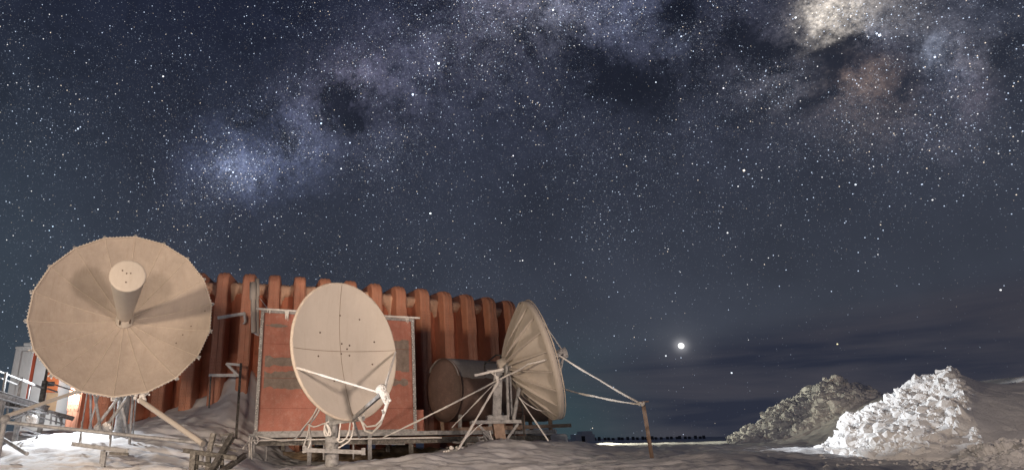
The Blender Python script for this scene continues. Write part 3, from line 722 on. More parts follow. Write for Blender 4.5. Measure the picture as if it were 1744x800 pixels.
# low bench frame under the dish
bf = thing('cable_bench', 'low frosted bench frame on the bright snow under the largest dish', 'frame', at(179, 790, 12.5))
MB().ibeam(at(122, 755, 12.7), at(218, 767.5, 12.5), .06, .075).build('crossbar', 'frosted_steel', bf)
MB().ibeam(at(186, 771, 12.3), at(219, 773, 12.3), .05, .05).build('crossbar', 'dark_steel', bf)
for (u, v, Y) in ((179, 768, 12.55), (176, 766, 12.9)):
    p = at(u, v, Y); MB().ibeam(p, (p.x, p.y, gh(p.x, p.y)-.12), .07, .07).build('leg', 'frosted_steel', bf)
for (u, v0, v1) in ((139, 727, 756), (188, 740, 762)):
    q = MB().tube([at(u, v0-10, 12.9), at(u-1, v1, 12.75)], .012, 5); q.tube([at(u, v0, 12.9), at(u-.3, v0+6, 12.88)], .026, 8); q.build('tie_rod', 'frosted_steel', bf)

# ------------------------------------------------------------------ walkway with railings at far left
wk = thing('steel_walkway', 'raised frosted walkway with handrails at the left edge of the picture', 'walkway', at(5, 757, 15.5))
def wk_b(name, a, b, w, h=None, mat='frosted_steel'): return MB().beam(at(*a), at(*b), w, h).build(name, mat, wk)
Yw0, Yw1 = 14.0, 18.5
e0, e1 = at(-60, 655, 13.), at(82, 696, 17.4)
MB().ibeam(e0, e1, .10, .16).build('deck_beam', 'frosted_steel', wk)
e2, e3 = e0+Vector((-.9, .9, 0)), e1+Vector((-.9, .9, 0))
q = MB(); q.add([e0+Vector((0, .05, .09)), e1+Vector((0, .05, .09)), e3+Vector((0, 0, .09)), e2+Vector((0, 0, .09)), e0+Vector((0, .05, .05)), e1+Vector((0, .05, .05)), e3+Vector((0, 0, .05)), e2+Vector((0, 0, .05))],
      [(0, 1, 2, 3), (7, 6, 5, 4), (0, 4, 5, 1), (1, 5, 6, 2), (2, 6, 7, 3), (3, 7, 4, 0)]); q.build('deck_grating', 'dark_steel', wk)
MB().ibeam(e2, e3, .08, .12).build('deck_beam', 'dark_steel', wk)
for (a, b, w_) in (((-40, 617, 13.6), (73, 661, 17.4), .035), ((-40, 627, 13.6), (33, 656, 16.), .03), ((36, 645, 16.2), (73, 660, 17.3), .035), ((80, 650, 17.5), (130, 666.5, 19.), .03), ((80, 661, 17.5), (98, 667, 18.2), .035)):
    wk_b('handrail', a, b, w_)
for (a, b, w_, mt) in (((36.5, 643, 16.), (30, 682, 15.8), .07, 'frosted_steel'), ((77, 648, 17.4), (70.5, 684, 17.3), .11, 'dark_steel'), ((81, 626, 17.6), (76, 651, 17.45), .07, 'dark_steel'),
                       ((11, 634, 15), (4, 672, 14.9), .05, 'frosted_steel'), ((52, 652, 16.6), (46, 686, 16.6), .03, 'frosted_steel'), ((130, 650, 19), (129, 667, 19), .03, 'frosted_steel')):
    wk_b('rail_post', a, b, w_, None, mt)
wk_b('lower_rail', (0, 690, 14.9), (82, 704, 17.2), .045); wk_b('lower_rail', (82, 699.5, 17.3), (125, 711, 18.4), .07)
wk_b('lower_rail', (88, 707, 17.2), (124, 714, 18.3), .04); wk_b('lower_rail', (36, 700, 16.5), (110, 722, 17.8), .03)
for (u, v0, Y) in ((75, 697, 17.3), (5, 680, 14.9), (37, 690, 16.)):
    p = at(u, v0, Y); MB().ibeam(p, (p.x-.03, p.y, gh(p.x, p.y)-.15), .10, .10).build('leg', 'frosted_steel', wk)
for (u, v0, v1, Y) in ((14, 676, 716, 15.3), (28, 680, 718, 15.9), (47, 688, 716, 16.4), (60, 690, 720, 16.8), (88, 702, 722, 17.4), (97, 703, 722, 17.7), (106, 705, 724, 18), (124, 710, 716, 18.4)):
    wk_b('hanger', (u, v0, Y), (u-2, v1, Y), .035)
for (a, b) in (((12, 716, 15.2), (30, 690, 15.8)), ((20, 712, 15.5), (45, 704, 16.2)), ((48, 716, 16.4), (64, 700, 16.8)), ((100, 706, 17.8), (106, 722, 17.8)), ((36, 738, 15.), (64, 742, 16.2)), ((38, 727, 15.3), (68, 739, 16.2))):
    wk_b('brace', a, b, .04)
MB().tube([at(2, 745, 13.8), at(46, 772, 12.8)], .04, 8).build('brace', 'frosted_steel', wk)
q = MB()
for i in range(26):
    q.ball(at(random.uniform(46, 60), random.uniform(709, 720), 16.4), random.uniform(.03, .07), 0, 6)
q.build('rime_lump', 'rime', wk)

# ------------------------------------------------------------------ dark steel frame in the left foreground
sf = thing('pipe_rack', 'dark open steel rack of angled beams at the foot of the snow drift', 'rack', at(370, 800, 11.6))
for (a, b, w_) in (((312, 766, 11.8), (403, 779.5, 11.3), .075), ((364, 737, 11.7), (356.5, 768, 11.7), .09), ((396, 741, 11.9), (352, 816, 11.), .10), ((418, 774, 12.), (376, 803, 11.2), .085),
                   ((345, 771, 12.2), (402, 777, 12.), .06), ((330, 769, 11.7), (326, 815, 11.6), .10), ((336, 769, 12.), (333, 812, 12.), .06), ((355.5, 768, 11.7), (353, 815, 11.7), .08),
                   ((378, 777, 11.6), (378, 815, 11.6), .06), ((326, 785, 11.7), (372, 793, 11.4), .055), ((374, 741, 12.4), (398, 737, 12.5), .05), ((366, 757, 12.), (403, 768, 12.), .03)):
    MB().ibeam(at(*a), at(*b), w_, w_).build('beam', 'dark_steel', sf)
q = MB()
for i in range(3): q.tube([at(380+i*2, 744, 12.4), at(376+i*3, 752, 12.3), at(383, 762, 12.1), at(392-i*2, 748, 12.2), at(397, 738, 12.4)], .014, 5, jit=.2)
q.build('cable', 'frosted_steel', sf)

# ------------------------------------------------------------------ the oval offset dish on a pole
c2 = at(592, 594, 11.2); a2x = tilt(c2, 37, 13); X2, Y2, A2 = frame(a2x, R(-3.5))
HA, HB, DD = 1.18, 1.25, .22
dish2 = thing('satellite_dish', 'smooth oval dish with a side feed arm in front of the red shelter', 'satellite dish', (c2.x-.25, c2.y+.6, gh(c2.x-.25, 11.8)), 'satellite dishes of the station')
def p2(r, a, off=0.): return c2+X2*(HA*r*math.sin(a))+Y2*(HB*r*math.cos(a))+A2*(DD*(r*r-1)+off)
q = MB(); N2 = 80; rr2 = [.0005]+[i/14 for i in range(1, 15)]
vs = [p2(r, 2*math.pi*j/N2) for r in rr2 for j in range(N2)]
q.add(vs, [(i*N2+j, i*N2+(j+1) % N2, (i+1)*N2+(j+1) % N2, (i+1)*N2+j) for i in range(len(rr2)-1) for j in range(N2)], 0, True)
vs = [v-A2*.04 for v in vs]
q.add(vs, [(i*N2+j, (i+1)*N2+j, (i+1)*N2+(j+1) % N2, i*N2+(j+1) % N2) for i in range(len(rr2)-1) for j in range(N2)], 0, True)
for a in (0, math.pi/2, math.pi, 3*math.pi/2):
    q.tube([p2(r/10, a, .0015) for r in range(0, 11)], .0048, 4, 1)
refl2 = q.build('reflector', ['dish_paint_pale', 'seam_dark'], dish2)
q = MB(); pr = []
q.tube([p2(1.005, 2*math.pi*j/N2, -.035) for j in range(N2+1)], .034, 8, 0, jit=.06); q.build('rim', 'seam', dish2)
for (u, v) in ((579, 537), (612, 544), (545, 566), (637, 582), (582, 585), (595, 588), (581, 602), (595, 605), (542, 606), (634, 620), (569, 648), (591, 594)):
    best = None
    d = ray(u, v); o_ = Vector((0, 0, EYE)); t_ = (c2-A2*DD*.8-o_).dot(A2)/d.dot(A2); p = o_+d*t_
    for _ in range(4):
        dx, dy = (p-c2).dot(X2), (p-c2).dot(Y2); r2_ = (dx/HA)**2+(dy/HB)**2; pl = c2+A2*(DD*(r2_-1)); t_ = (pl-o_).dot(A2)/d.dot(A2); p = o_+d*t_
    MB().lathe(p, A2, [(0, .017), (.010, .016), (.014, .0005)], 8).build('bolt', 'bolt', refl2)
FP = at(653, 670, 10.2)                                                        # feed position
la, lb, lc = p2(1., -math.pi/2-.03), p2(1., math.pi/2+.28), p2(1.0, math.pi)
arms = [('strut', la, .022), ('strut', lb, .020)]
for (nm, a, r) in arms: MB().tube([a, FP], r, 8, jit=.18, sub=.08).build(nm, 'rime', dish2)
MB().beam(lc-A2*.03, FP-Vector((.05, 0, .02)), .05, .06).build('feed_arm', 'frosted_steel', dish2)
fdir = (c2-FP).normalized()
fh = MB().lathe(FP+Vector((0, 0, .02)), fdir, [(-.12, .03), (-.12, .055), (-.02, .06), (.02, .045), (.06, .095), (.10, .10), (.10, .07), (.02, .02)], 18).build('feed_horn', 'rime', dish2)
q = MB(); f0 = at(649, 661, 10.2); f1 = at(662, 684, 10.05)
q.beam(at(648, 668, 10.2), at(658, 687, 10.1), .045); q.beam(at(655, 664, 10.2), at(663, 681, 10.05), .04); q.beam(at(660, 678, 10.1), at(655, 700, 10.1), .035)
for i in range(22): q.ball(f0.lerp(f1, random.random())+Vector((random.uniform(-.05, .05), 0, random.uniform(-.05, .05))), random.uniform(.015, .038), 0, 6)
q.build('feed_bracket', 'rime', fh)
q = MB()
def sag(a, b, s, n=14): a, b = Vector(a), Vector(b); return [a.lerp(b, i/n)-Vector((0, 0, s*4*(i/n)*(1-i/n))) for i in range(n+1)]
for pts in ([(661, 682, 10.1), (655, 700, 10.15), (648, 722, 10.4), (634, 737, 10.8), (622, 733, 11.), (614, 712, 11.1)], [(662, 683, 10.1), (652, 712, 10.2), (640, 724, 10.5), (625, 726, 10.8), (612, 712, 11.), (609, 706, 11.1)], [(657, 690, 10.1), (652, 704, 10.15), (651, 698, 10.1)]):
    q.tube([at(*p) for p in pts], .017, 6, jit=.2)
q.build('feed_cable', 'rime', dish2)
pc = at(565, 716, 11.7); px_, py_ = pc.x, pc.y; zb = gh(px_, py_)-.3
MB().tube([(px_+.02, py_, zb), (px_, py_, c2.z-.55)], .125, 22).build('mast', 'frosted_steel', dish2)
MB().tube([(px_, py_, c2.z-.5), c2-A2*.35], .10, 14).build('mount_head', 'frosted_steel', dish2)
MB().beam(c2-A2*.48, c2-A2*.33, .6, .6).build('back_plate', 'frosted_steel', dish2)
MB().beam(at(562, 720, 11.5), at(620, 712, 11.2), .06, .07).build('side_arm', 'frosted_steel', dish2)
q = MB()
for i in range(10): q.ball(at(610+random.uniform(-10, 10), 709+random.uniform(-3, 3), 11.2), random.uniform(.015, .035), 0, 6)
q.build('rime_lump', 'rime', dish2)
MB().beam(at(555, 749, 11.45), at(581, 749.5, 11.45), .07, .07).build('clamp', 'frosted_steel', dish2)
MB().beam(at(557, 738, 11.5), at(570, 738, 11.5), .05, .05).build('clamp', 'frosted_steel', dish2)
for (a, b) in (((600, 716, 11.4), (611, 744, 12.)), ((603, 716, 11.4), (613, 745, 12.2))): MB().tube([at(*a), at(*b)], .016, 6).build('stay', 'frosted_steel', dish2)
cbm = MB().beam(at(517, 765.5, 11.4), at(621, 769.5, 11.4), .06, .07); cbm.box(at(519, 764, 11.4), (.035, 0, 0), (0, .035, 0), (0, 0, .06)); cbm.box(at(619, 768, 11.4), (.035, 0, 0), (0, .035, 0), (0, 0, .06))
cbm.build('cross_arm', 'frosted_steel', dish2)
# loose cable coils between dish and deck
def coil(label, ptsets, r=.016):
    q = MB()
    for pts in ptsets:
        P = [at(*p) for p in pts]; S = []
        for i in range(len(P)-1):      # catmull-rom
            p0, p1, p2_, p3 = P[max(0, i-1)], P[i], P[i+1], P[min(len(P)-1, i+2)]
            for k in range(5):
                t = k/5; S.append(.5*((2*p1)+(p2_-p0)*t+(2*p0-5*p1+4*p2_-p3)*t*t+(3*p1-p0-3*p2_+p3)*t**3))
        S.append(P[-1]); q.tube(S, r, 6, jit=.22)
    return tag(q.build('cable', 'rime'), label, 'cable')
coil('frosted cable bundle running from the oval dish down to the deck edge', [
    [(543, 690, 12), (535, 705, 12.3), (520, 725, 13.), (507, 744, 14.5), (480, 750, 15.6), (440, 742, 15.9)], [(541, 693, 12), (530, 712, 12.3), (517, 728, 13), (500, 748, 14.8), (470, 748, 15.8), (445, 744, 15.9)],
    [(545, 695, 12), (538, 708, 12.2), (528, 722, 12.6), (524, 740, 12.8), (518, 758, 12.9), (524, 763, 12.9), (529, 750, 12.9), (527, 728, 12.6)], [(526, 722, 12.6), (535, 726, 12.2), (548, 722, 11.9), (560, 718, 11.5)]])
coil('tangled frosted cable loops hanging round the oval dish pole', [
    [(560, 717, 11.4), (554, 722, 11.35), (552, 735, 11.3), (556, 742, 11.3), (560, 733, 11.3), (556, 722, 11.3), (561, 728, 11.3), (563, 740, 11.3), (557, 738, 11.3), (553, 729, 11.3)],
    [(601, 716, 11.3), (602, 728, 11.3), (596, 748, 11.3), (583, 758, 11.3), (576, 762, 11.3)], [(597, 716, 11.3), (594, 735, 11.3), (588, 747, 11.3), (578, 752, 11.3), (574, 745, 11.3)],
    [(580, 720, 11.3), (578, 735, 11.3), (577, 748, 11.3)]], .014)
coil('cluster of frosted ropes wrapped on the leftmost deck leg', [
    [(426, 742, 16), (424, 755, 16), (425, 770, 16), (423, 789, 15.9)], [(430, 744, 16), (428, 760, 16), (429, 788, 15.9)], [(436, 742, 16), (440, 748, 15.9), (436, 755, 15.9), (432, 748, 15.9)],
    [(424, 752, 16), (418, 758, 15.7), (414, 764, 15.6), (420, 763, 15.7)]], .018)

# ------------------------------------------------------------------ dish seen from behind, on a box-section mast
r3 = at(914, 612, 14.3); el3 = R(12); az3 = R(2)
A3 = Vector((math.cos(az3)*math.cos(el3), -math.sin(az3)*math.cos(el3), math.sin(el3))); X3, Y3, A3 = frame(A3)
D3R, D3D = 1.37, .70
dish3 = thing('satellite_dish', 'ribbed dish seen from behind, facing right on a tall box mast', 'satellite dish', (at(860, 790, 14).x, 14., gh(2.6, 14)), 'satellite dishes of the station')
def p3(r, a, off=0., k=1.55): return r3+(X3*math.sin(a)+Y3*math.cos(a))*r*D3R+A3*(D3D*(r**k-1)+off)
N3 = 20; q = MB(); rr3 = [.16, .3, .45, .6, .75, .88, 1.]
for s_ in range(N3):
    a0_, a1_ = 2*math.pi*s_/N3, 2*math.pi*(s_+1)/N3; vs = []
    for r in rr3:
        for t in (0, .25, .5, .75, 1): vs.append(p3(r, a0_).lerp(p3(r, a1_), t)+A3*(.05*r*math.sin(math.pi*t)))
    fs = [(i*5+j, i*5+j+1, (i+1)*5+j+1, (i+1)*5+j) for i in range(len(rr3)-1) for j in range(4)]
    q.add(vs, fs, 0, True); q.add([v+A3*.03 for v in vs], [tuple(reversed(f)) for f in fs], 0, True)
q.build('reflector', ['dish_paint_pale', 'seam'], dish3)
for s_ in range(N3):
    a = 2*math.pi*s_/N3; o_ = X3*math.sin(a)+Y3*math.cos(a); tg = o_.cross(A3)
    q = MB(); vs = []
    for r in rr3:
        hgt_ = .10*(1-r)+.035; c = p3(r, a)
        for e in (-1, 1): vs += [c+tg*.012*e, c+tg*.012*e-A3*hgt_*.9+o_*hgt_*.5]
    q.add(vs, [f for i in range(len(rr3)-1) for f in ((i*4, i*4+1, i*4+5, i*4+4), (i*4+1, i*4+3, i*4+7, i*4+5), (i*4+3, i*4+2, i*4+6, i*4+7))]+[(0, 2, 3, 1)])
    q.build('back_rib', 'dish_paint_pale', dish3)
q = MB(); vs = []; NR = 60
for (r_, o_) in ((1.0, -.02), (1.015, -.03), (1.02, .12), (.99, .12), (.99, 0)):
    for j in range(NR): vs.append(p3(1., 2*math.pi*j/NR)+(X3*math.sin(2*math.pi*j/NR)+Y3*math.cos(2*math.pi*j/NR))*(r_-1)*D3R+A3*o_)
q.add(vs, [(i*NR+j, i*NR+(j+1) % NR, (i+1)*NR+(j+1) % NR, (i+1)*NR+j) for i in range(4) for j in range(NR)], 0, True)
q.tube([p3(1.02, 2*math.pi*j/NR, .125) for j in range(NR+1)], .014, 6, 1, jit=.3)
q.build('rim', ['dish_paint_pale', 'seam'], dish3)
H3 = p3(.16, 0)-Y3*.16*D3R; MB().lathe(r3, A3, [(-D3D-.22, .001), (-D3D-.22, .20), (-D3D+.04, .24), (-D3D+.14, .26), (-D3D+.14, .20)], 20).build('hub', 'dish_paint_pale', dish3)
MB().lathe(r3, A3, [(-D3D+.15, .28), (-D3D+.15, .30), (-D3D+.19, .30)], 20).build('hub_gasket', 'bolt', dish3)
# feed cage in front (to the right)
ff = r3+A3*.62
q = MB(); q.lathe(ff, A3, [(-.12, .02), (-.12, .10), (.10, .13), (.10, .02)], 16); q.build('feed', 'rime', dish3)
for a in (.5, 1.9, 3.5, 4.9): MB().tube([p3(1., a, .1), ff+A3*.05], .016, 6, jit=.2, sub=.1).build('feed_strut', 'rime', dish3)
q = MB(); q.tube([at(951, 603, 14.1), at(953, 640, 14.1)], .02, 6, jit=.2, sub=.05); q.tube([at(953, 640, 14.1), at(945, 640, 14.)], .02, 6, jit=.2)
q.tube([at(951, 605, 14.1), at(944, 620, 14.1), at(947, 636, 14.1)], .018, 6, jit=.2); q.tube([at(951, 604, 14.1), at(943, 600, 14.1)], .018, 6)
q.build('feed_cage', 'rime', dish3)
# mast
mu, ml = at(848, 634, 14.2), at(857, 716, 14.2); mx = at(860, 790, 14.2)
MB().beam(Vector((mu.x, 14.2, mu.z)), Vector((mx.x-.13, 14.2, at(857, 718, 14.2).z)), .20, .14, up=(0, 1, 0)).build('mast', 'frosted_steel', dish3, .01)
zb = gh(mx.x, 14.2)-.2; zc = at(857, 718, 14.2).z
MB().beam(Vector((mx.x-.10, 14.2, zc)), Vector((mx.x-.05, 14.2, zb)), .24, .24, up=(0, 1, 0)).build('mast_foot', 'rust', dish3, .01)
MB().box((mx.x-.16, 14.15, zc), (.55, 0, 0), (0, .22, 0), (0, 0, .035)).build('bracket_shelf', 'frosted_steel', dish3)
MB().box((mx.x-.13, 14.15, zc+.09), (.22, 0, 0), (0, .16, 0), (0, 0, .05)).build('flange', 'frosted_steel', dish3)
for sx in (-1, 1): MB().beam((mx.x-.10+sx*.45, 14.15, zc-.04), (mx.x-.09+sx*.12, 14.15, zc-.42), .05).build('gusset', 'frosted_steel', dish3)
px_tube(dish3, 'brace', (822, 735, 14.), (852, 762, 14.1), .03); px_tube(dish3, 'brace', (775, 790, 13.), (855, 747, 14.), .03, 'frosted_steel')
MB().box(mu+Vector((.0, 0, .02)), (.26, 0, 0), (0, .13, 0), (0, 0, .03)).build('mast_head', 'frosted_steel', dish3)
MB().beam(at(808, 639, 14.), at(858, 628, 14.1), .05).build('top_arm', 'rime', dish3)
MB().tube([mu+Vector((.1, 0, .05)), r3-A3*(D3D+.2)], .06, 10).build('yoke', 'frosted_steel', dish3)
for (a, b, r) in (((863, 622, 14.), (866, 717, 14.), .035), ((868, 624, 14.1), (872, 717, 14.1), .028), ((884, 660, 14.1), (874, 718, 14.05), .045), ((858, 628, 14.1), (866, 620, 14.1), .05)):
    px_tube(dish3, 'strut', a, b, r, 'frosted_steel', 8, .12, .1)
for (a, b) in (((825, 620, 15.2), (845, 604, 15.6)), ((845, 604, 15.6), (868, 606, 15.6)), ((825, 620, 15.2), (826, 640, 15.2)), ((853, 605, 15.5), (854, 632, 15.2)), ((825, 616, 15.2), (858, 618, 15.2)), ((858, 618, 15.2), (870, 612, 15.4))):
    px_tube(dish3, 'service_rail', a, b, .02, 'dark_steel')
q = MB()
for k in range(5): q.tube([at(838+random.uniform(-4, 8), 634, 14.), at(843+random.uniform(-4, 6), 642, 13.9), at(850+random.uniform(-4, 4), 652, 14.)], .012, 5, jit=.2)
q.build('cable', 'rime', dish3)
# ladder behind the mast
ld = thing('ladder', 'dark steel ladder standing between the mast and the tank end', 'ladder', at(880, 757, 16.4))
for du in (0, 17): MB().beam(at(871+du, 672, 16.8), at(878+du*.95, 762, 16.2), .04).build('rail', 'dark_steel', ld)
for i in range(8): v = 680+i*10.5; MB().beam(at(871.5+(v-672)*.075, v, 16.7), at(888+(v-672)*.08, v, 16.7), .03).build('rung', 'dark_steel', ld)

# ------------------------------------------------------------------ ropes and guy lines
def rope(label, pts, r=.02, s=0., group=None, mat='rime'):
    q = MB(); P = [at(*p) for p in pts]; S = []
    for a, b in zip(P[:-1], P[1:]): S += sag(a, b, s, max(6, int((b-a).length/.12)))[:-1]
    q.tube(S+[P[-1]], r, 6, jit=.28)
    return tag(q.build('rope', mat), label, 'rope', group)
PY = 12.6
rope('frosted guy rope slanting from the deck up across the back-facing dish', [(652, 745, 15.8), (865, 638, 13.9), (900, 619, 13.2), (953, 604, 13.0)], .020, .02)
rope('upper white rope from the back-facing dish to the rusty post', [(953, 605, 13.0), (1020, 646, 12.8), (1090, 686, PY)], .021, .015)
rope('lower white rope from the back-facing dish to the rusty post', [(955, 660, 13.9), (1010, 674, 13.2), (1090, 688, PY)], .019, .015)
rope('thick frosted guy line from mast top to the foreground anchor', [(849, 648, 14.), (768, 785, 12.6)], .026, .01)
rope('thin guy line from mast top ending behind the drain pipe', [(846, 648, 14.1), (770, 727, 15.2)], .014)
rope('low guy line from mast middle down to the anchor bracket', [(848, 700, 14.2), (812, 727, 14.), (785, 752, 13.6)], .014, .01)
rope('dangling line running right from the mast over the tank end', [(884, 676, 14.), (905, 692, 14.), (925, 699, 14.2), (945, 699, 14.3)], .013, .02)
rope('taut line from the mast down right to the snow by the tank', [(884, 676, 14.), (934, 750, 13.4)], .015)
rope('looping cable under the mast shelf down to the snow', [(834, 733, 13.9), (842, 752, 13.8), (856, 758, 13.9)], .012, .05)
an = thing('guy_anchor', 'dark steel anchor bracket in the snow where guy lines meet', 'anchor', at(767, 795, 12.5))
for (a, b, w_) in (((767, 770, 12.6), (765, 815, 12.5), .10), ((757, 778, 12.6), (790, 774, 12.7), .05), ((752, 788, 12.5), (776, 790, 12.4), .05), ((760, 762, 13.2), (800, 765, 13.4), .05), ((770, 752, 13.4), (812, 756, 13.6), .04), ((792, 752, 13.4), (798, 772, 13.2), .04), ((762, 764, 13.), (764, 778, 12.8), .04)):
    MB().beam(at(*a), at(*b), w_).build('bar', 'dark_steel', an)
q = MB()
for i in range(16): q.ball(at(random.uniform(756, 800), random.uniform(760, 776), 12.9), random.uniform(.02, .045), 0, 6)
q.build('rime_lump', 'rime', an)
sl = thing('step_ladder', 'short frosted ladder lying on the mound left of the mast foot', 'ladder', at(826, 760, 13.8))
MB().beam(at(813, 743, 13.8), at(824, 764, 13.6), .03).build('rail', 'frosted_steel', sl); MB().beam(at(824, 740, 13.8), at(836, 762, 13.6), .03).build('rail', 'frosted_steel', sl)
for i in range(4): MB().beam(at(814+i*3, 745+i*5.5, 13.8), at(825+i*3.2, 743+i*5.5, 13.8), .022).build('rung', 'frosted_steel', sl)

# ------------------------------------------------------------------ rusty post
pt0 = at(1095, 685, PY); pb_ = at(1110, 779, PY); zb = gh(pb_.x, PY)
ps = thing('rusty_post', 'leaning rusty I-beam post holding the two white ropes', 'post', (pb_.x, PY, zb))
MB().ibeam(pt0, Vector((pb_.x+.01, PY, min(zb, pb_.z)-.2)), .052, .07, up=(0, 1, 0)).build('shaft', 'rust', ps)
MB().box(pt0+Vector((0, 0, .01)), (.09, 0, .008), (0, .08, 0), (0, 0, .012)).build('top_plate', 'rust', ps)
q = MB()
for i in range(12): q.ball(pt0+Vector((random.uniform(-.14, 0), -.06, random.uniform(-.06, 0))), random.uniform(.018, .034), 0, 6)
q.build('rope_knot', 'rime', ps)

# ------------------------------------------------------------------ snow heaps
def heap(name, label, us, tops, yr, yf, ybk, zbase, nu, nv, lump, seed, mat='snow_rubble', smooth_right=None):
    us = np.array(us, float); u = np.linspace(us[0], us[-1], nu)
    ztop = np.array([at(a, b, c).z for a, b, c in zip(us, tops, yr)]); xr_ = np.array([at(a, b, c).x for a, b, c in zip(us, tops, yr)])
    zt = np.interp(u, us, ztop); Xr = np.interp(u, us, xr_); Yr = np.interp(u, us, yr)
    b = np.linspace(-1, 1, nv); Bm, Um = np.meshgrid(b, u); ZT = zt[:, None]+0*Bm; YR = Yr[:, None]+0*Bm; XR = Xr[:, None]+0*Bm
    YF = np.interp(u, us, yf)[:, None]; YB = np.interp(u, us, ybk)[:, None]
    Yv_ = np.where(Bm < 0, YR+(YR-YF)*Bm, YR+(YB-YR)*Bm)
    Xv = XR*(1+(Yv_-YR)/YR*.93)
    g0 = hgt(Xv, Yv_, False)
    sh_ = (1-np.abs(Bm)**1.25)**1.05
    Z = g0*(1-sh_)+np.maximum(ZT, g0)*sh_-.10*(np.abs(Bm) > .98)
    P = np.stack([Xv, Yv_, Z], -1)
    env = np.clip((Z-g0)/.14, 0, 1)*np.clip((1-np.abs(Bm))*6, 0, 1)
    if smooth_right is not None: lim = smooth_right-75+75*np.clip((Z-g0)/1.5, 0, 1); env = env*(1-.94*sstep(lim-12, lim+16, Um+16*vnoise(Xv*2, Z*3)))
    du = np.gradient(P, axis=0); dv = np.gradient(P, axis=1); Nn = np.cross(du, dv); Nn /= np.linalg.norm(Nn, axis=-1, keepdims=True)+1e-9
    Nn *= np.sign(Nn[..., 2:3]+1e-9)
    x, y, z = P[..., 0]+seed, P[..., 1], P[..., 2]
    wx, wy, wz = .35*vnoise(x*1.7, y*1.7, z*1.7), .35*vnoise(x*1.7+9, y*1.7, z*1.7), .35*vnoise(x*1.7, y*1.7+9, z*1.7)
    disp = 0
    for (f, a) in ((1.3, .30), (2.9, .20), (6., .10), (13., .045)):
        d, idv = cell((x+wx)*f, (y+wy)*f, (z+wz)*f)
        fac = plate((x+wx)*f, (y+wy)*f, (z+wz)*f)
        disp = disp+a*(.50*(np.sqrt(np.clip(1-d*d*1.15, 0, 1))-.62)*(.35+1.1*idv)+.62*fac)
    msk_ = .12+1.2*sstep(-.30, .45, fbm(x*1.1+5, y*1.1, z*1.1, oct=3))
    disp = disp*lump*msk_+.12*fbm(x*.9, y*.9, z*.9, oct=4)-.10*np.abs(fbm(x*2.1, y*2.1, z*2.1, oct=3))+.03*fbm(x*9, y*9, z*9, oct=4)
    disp = disp*env+.16*fbm(x*.55, y*.55, z*.3, oct=2)*np.clip((Z-g0)/.5, 0, 1)*np.clip((1-np.abs(Bm))*4, 0, 1)
    P = P+Nn*disp[..., None]
    o = grid_mesh(name, P, mat); return tag(o, label, 'snow heap'), P
hn, PN = heap('snow_heap', 'nearer and taller heap of broken white snow lit from the left', [1385, 1410, 1430, 1455, 1480, 1505, 1530, 1560, 1590, 1618, 1640, 1665, 1700, 1760, 1830],
     [762, 750, 732, 708, 684, 668, 654, 640, 630, 617, 630, 641, 647, 650, 725], [15.2, 15., 14.8, 14.6, 14.4, 14.3, 14.2, 14.2, 14.1, 14., 14., 14., 14., 14., 14.],
     [14.6, 14., 13.2, 12.6, 12.2, 11.9, 11.6, 11.4, 11.1, 10.9, 10.8, 10.7, 10.6, 10.5, 10.5], [16, 16.4, 17, 17.5, 18, 18, 18, 18, 18, 18, 18, 18, 18, 18, 18], 1.2, 560, 330, .80, 0, smooth_right=1648)
hf, PF_ = heap('snow_heap', 'farther snow heap with yellowish light, left of the taller one', [1238, 1262, 1290, 1320, 1350, 1378, 1400, 1425, 1450, 1480, 1520, 1560],
     [746, 738, 720, 702, 684, 664, 662, 650, 656, 664, 690, 730], [24, 24, 24, 24, 24, 24, 24, 24, 24, 24, 24, 24], [22.5, 22.4, 22, 21.6, 21.2, 21, 20.6, 20.4, 20.4, 20.6, 21, 22], [25, 26, 27, 28, 29, 29, 29, 29, 29, 28, 27, 26], 1.2, 420, 200, .75, 40)
hs, PS = heap('snow_heap', 'low crumbly snow ridge in the bottom right corner', [1575, 1605, 1640, 1670, 1700, 1735, 1790, 1850], [806, 792, 780, 768, 760, 752, 746, 744], [10.6, 10.5, 10.4, 10.3, 10.2, 10.1, 10, 10],
     [9.9, 9.7, 9.4, 9.2, 9., 8.8, 8.6, 8.6], [11.2, 11.3, 11.4, 11.4, 11.4, 11.4, 11.4, 11.4], 1., 420, 150, .55, 90)
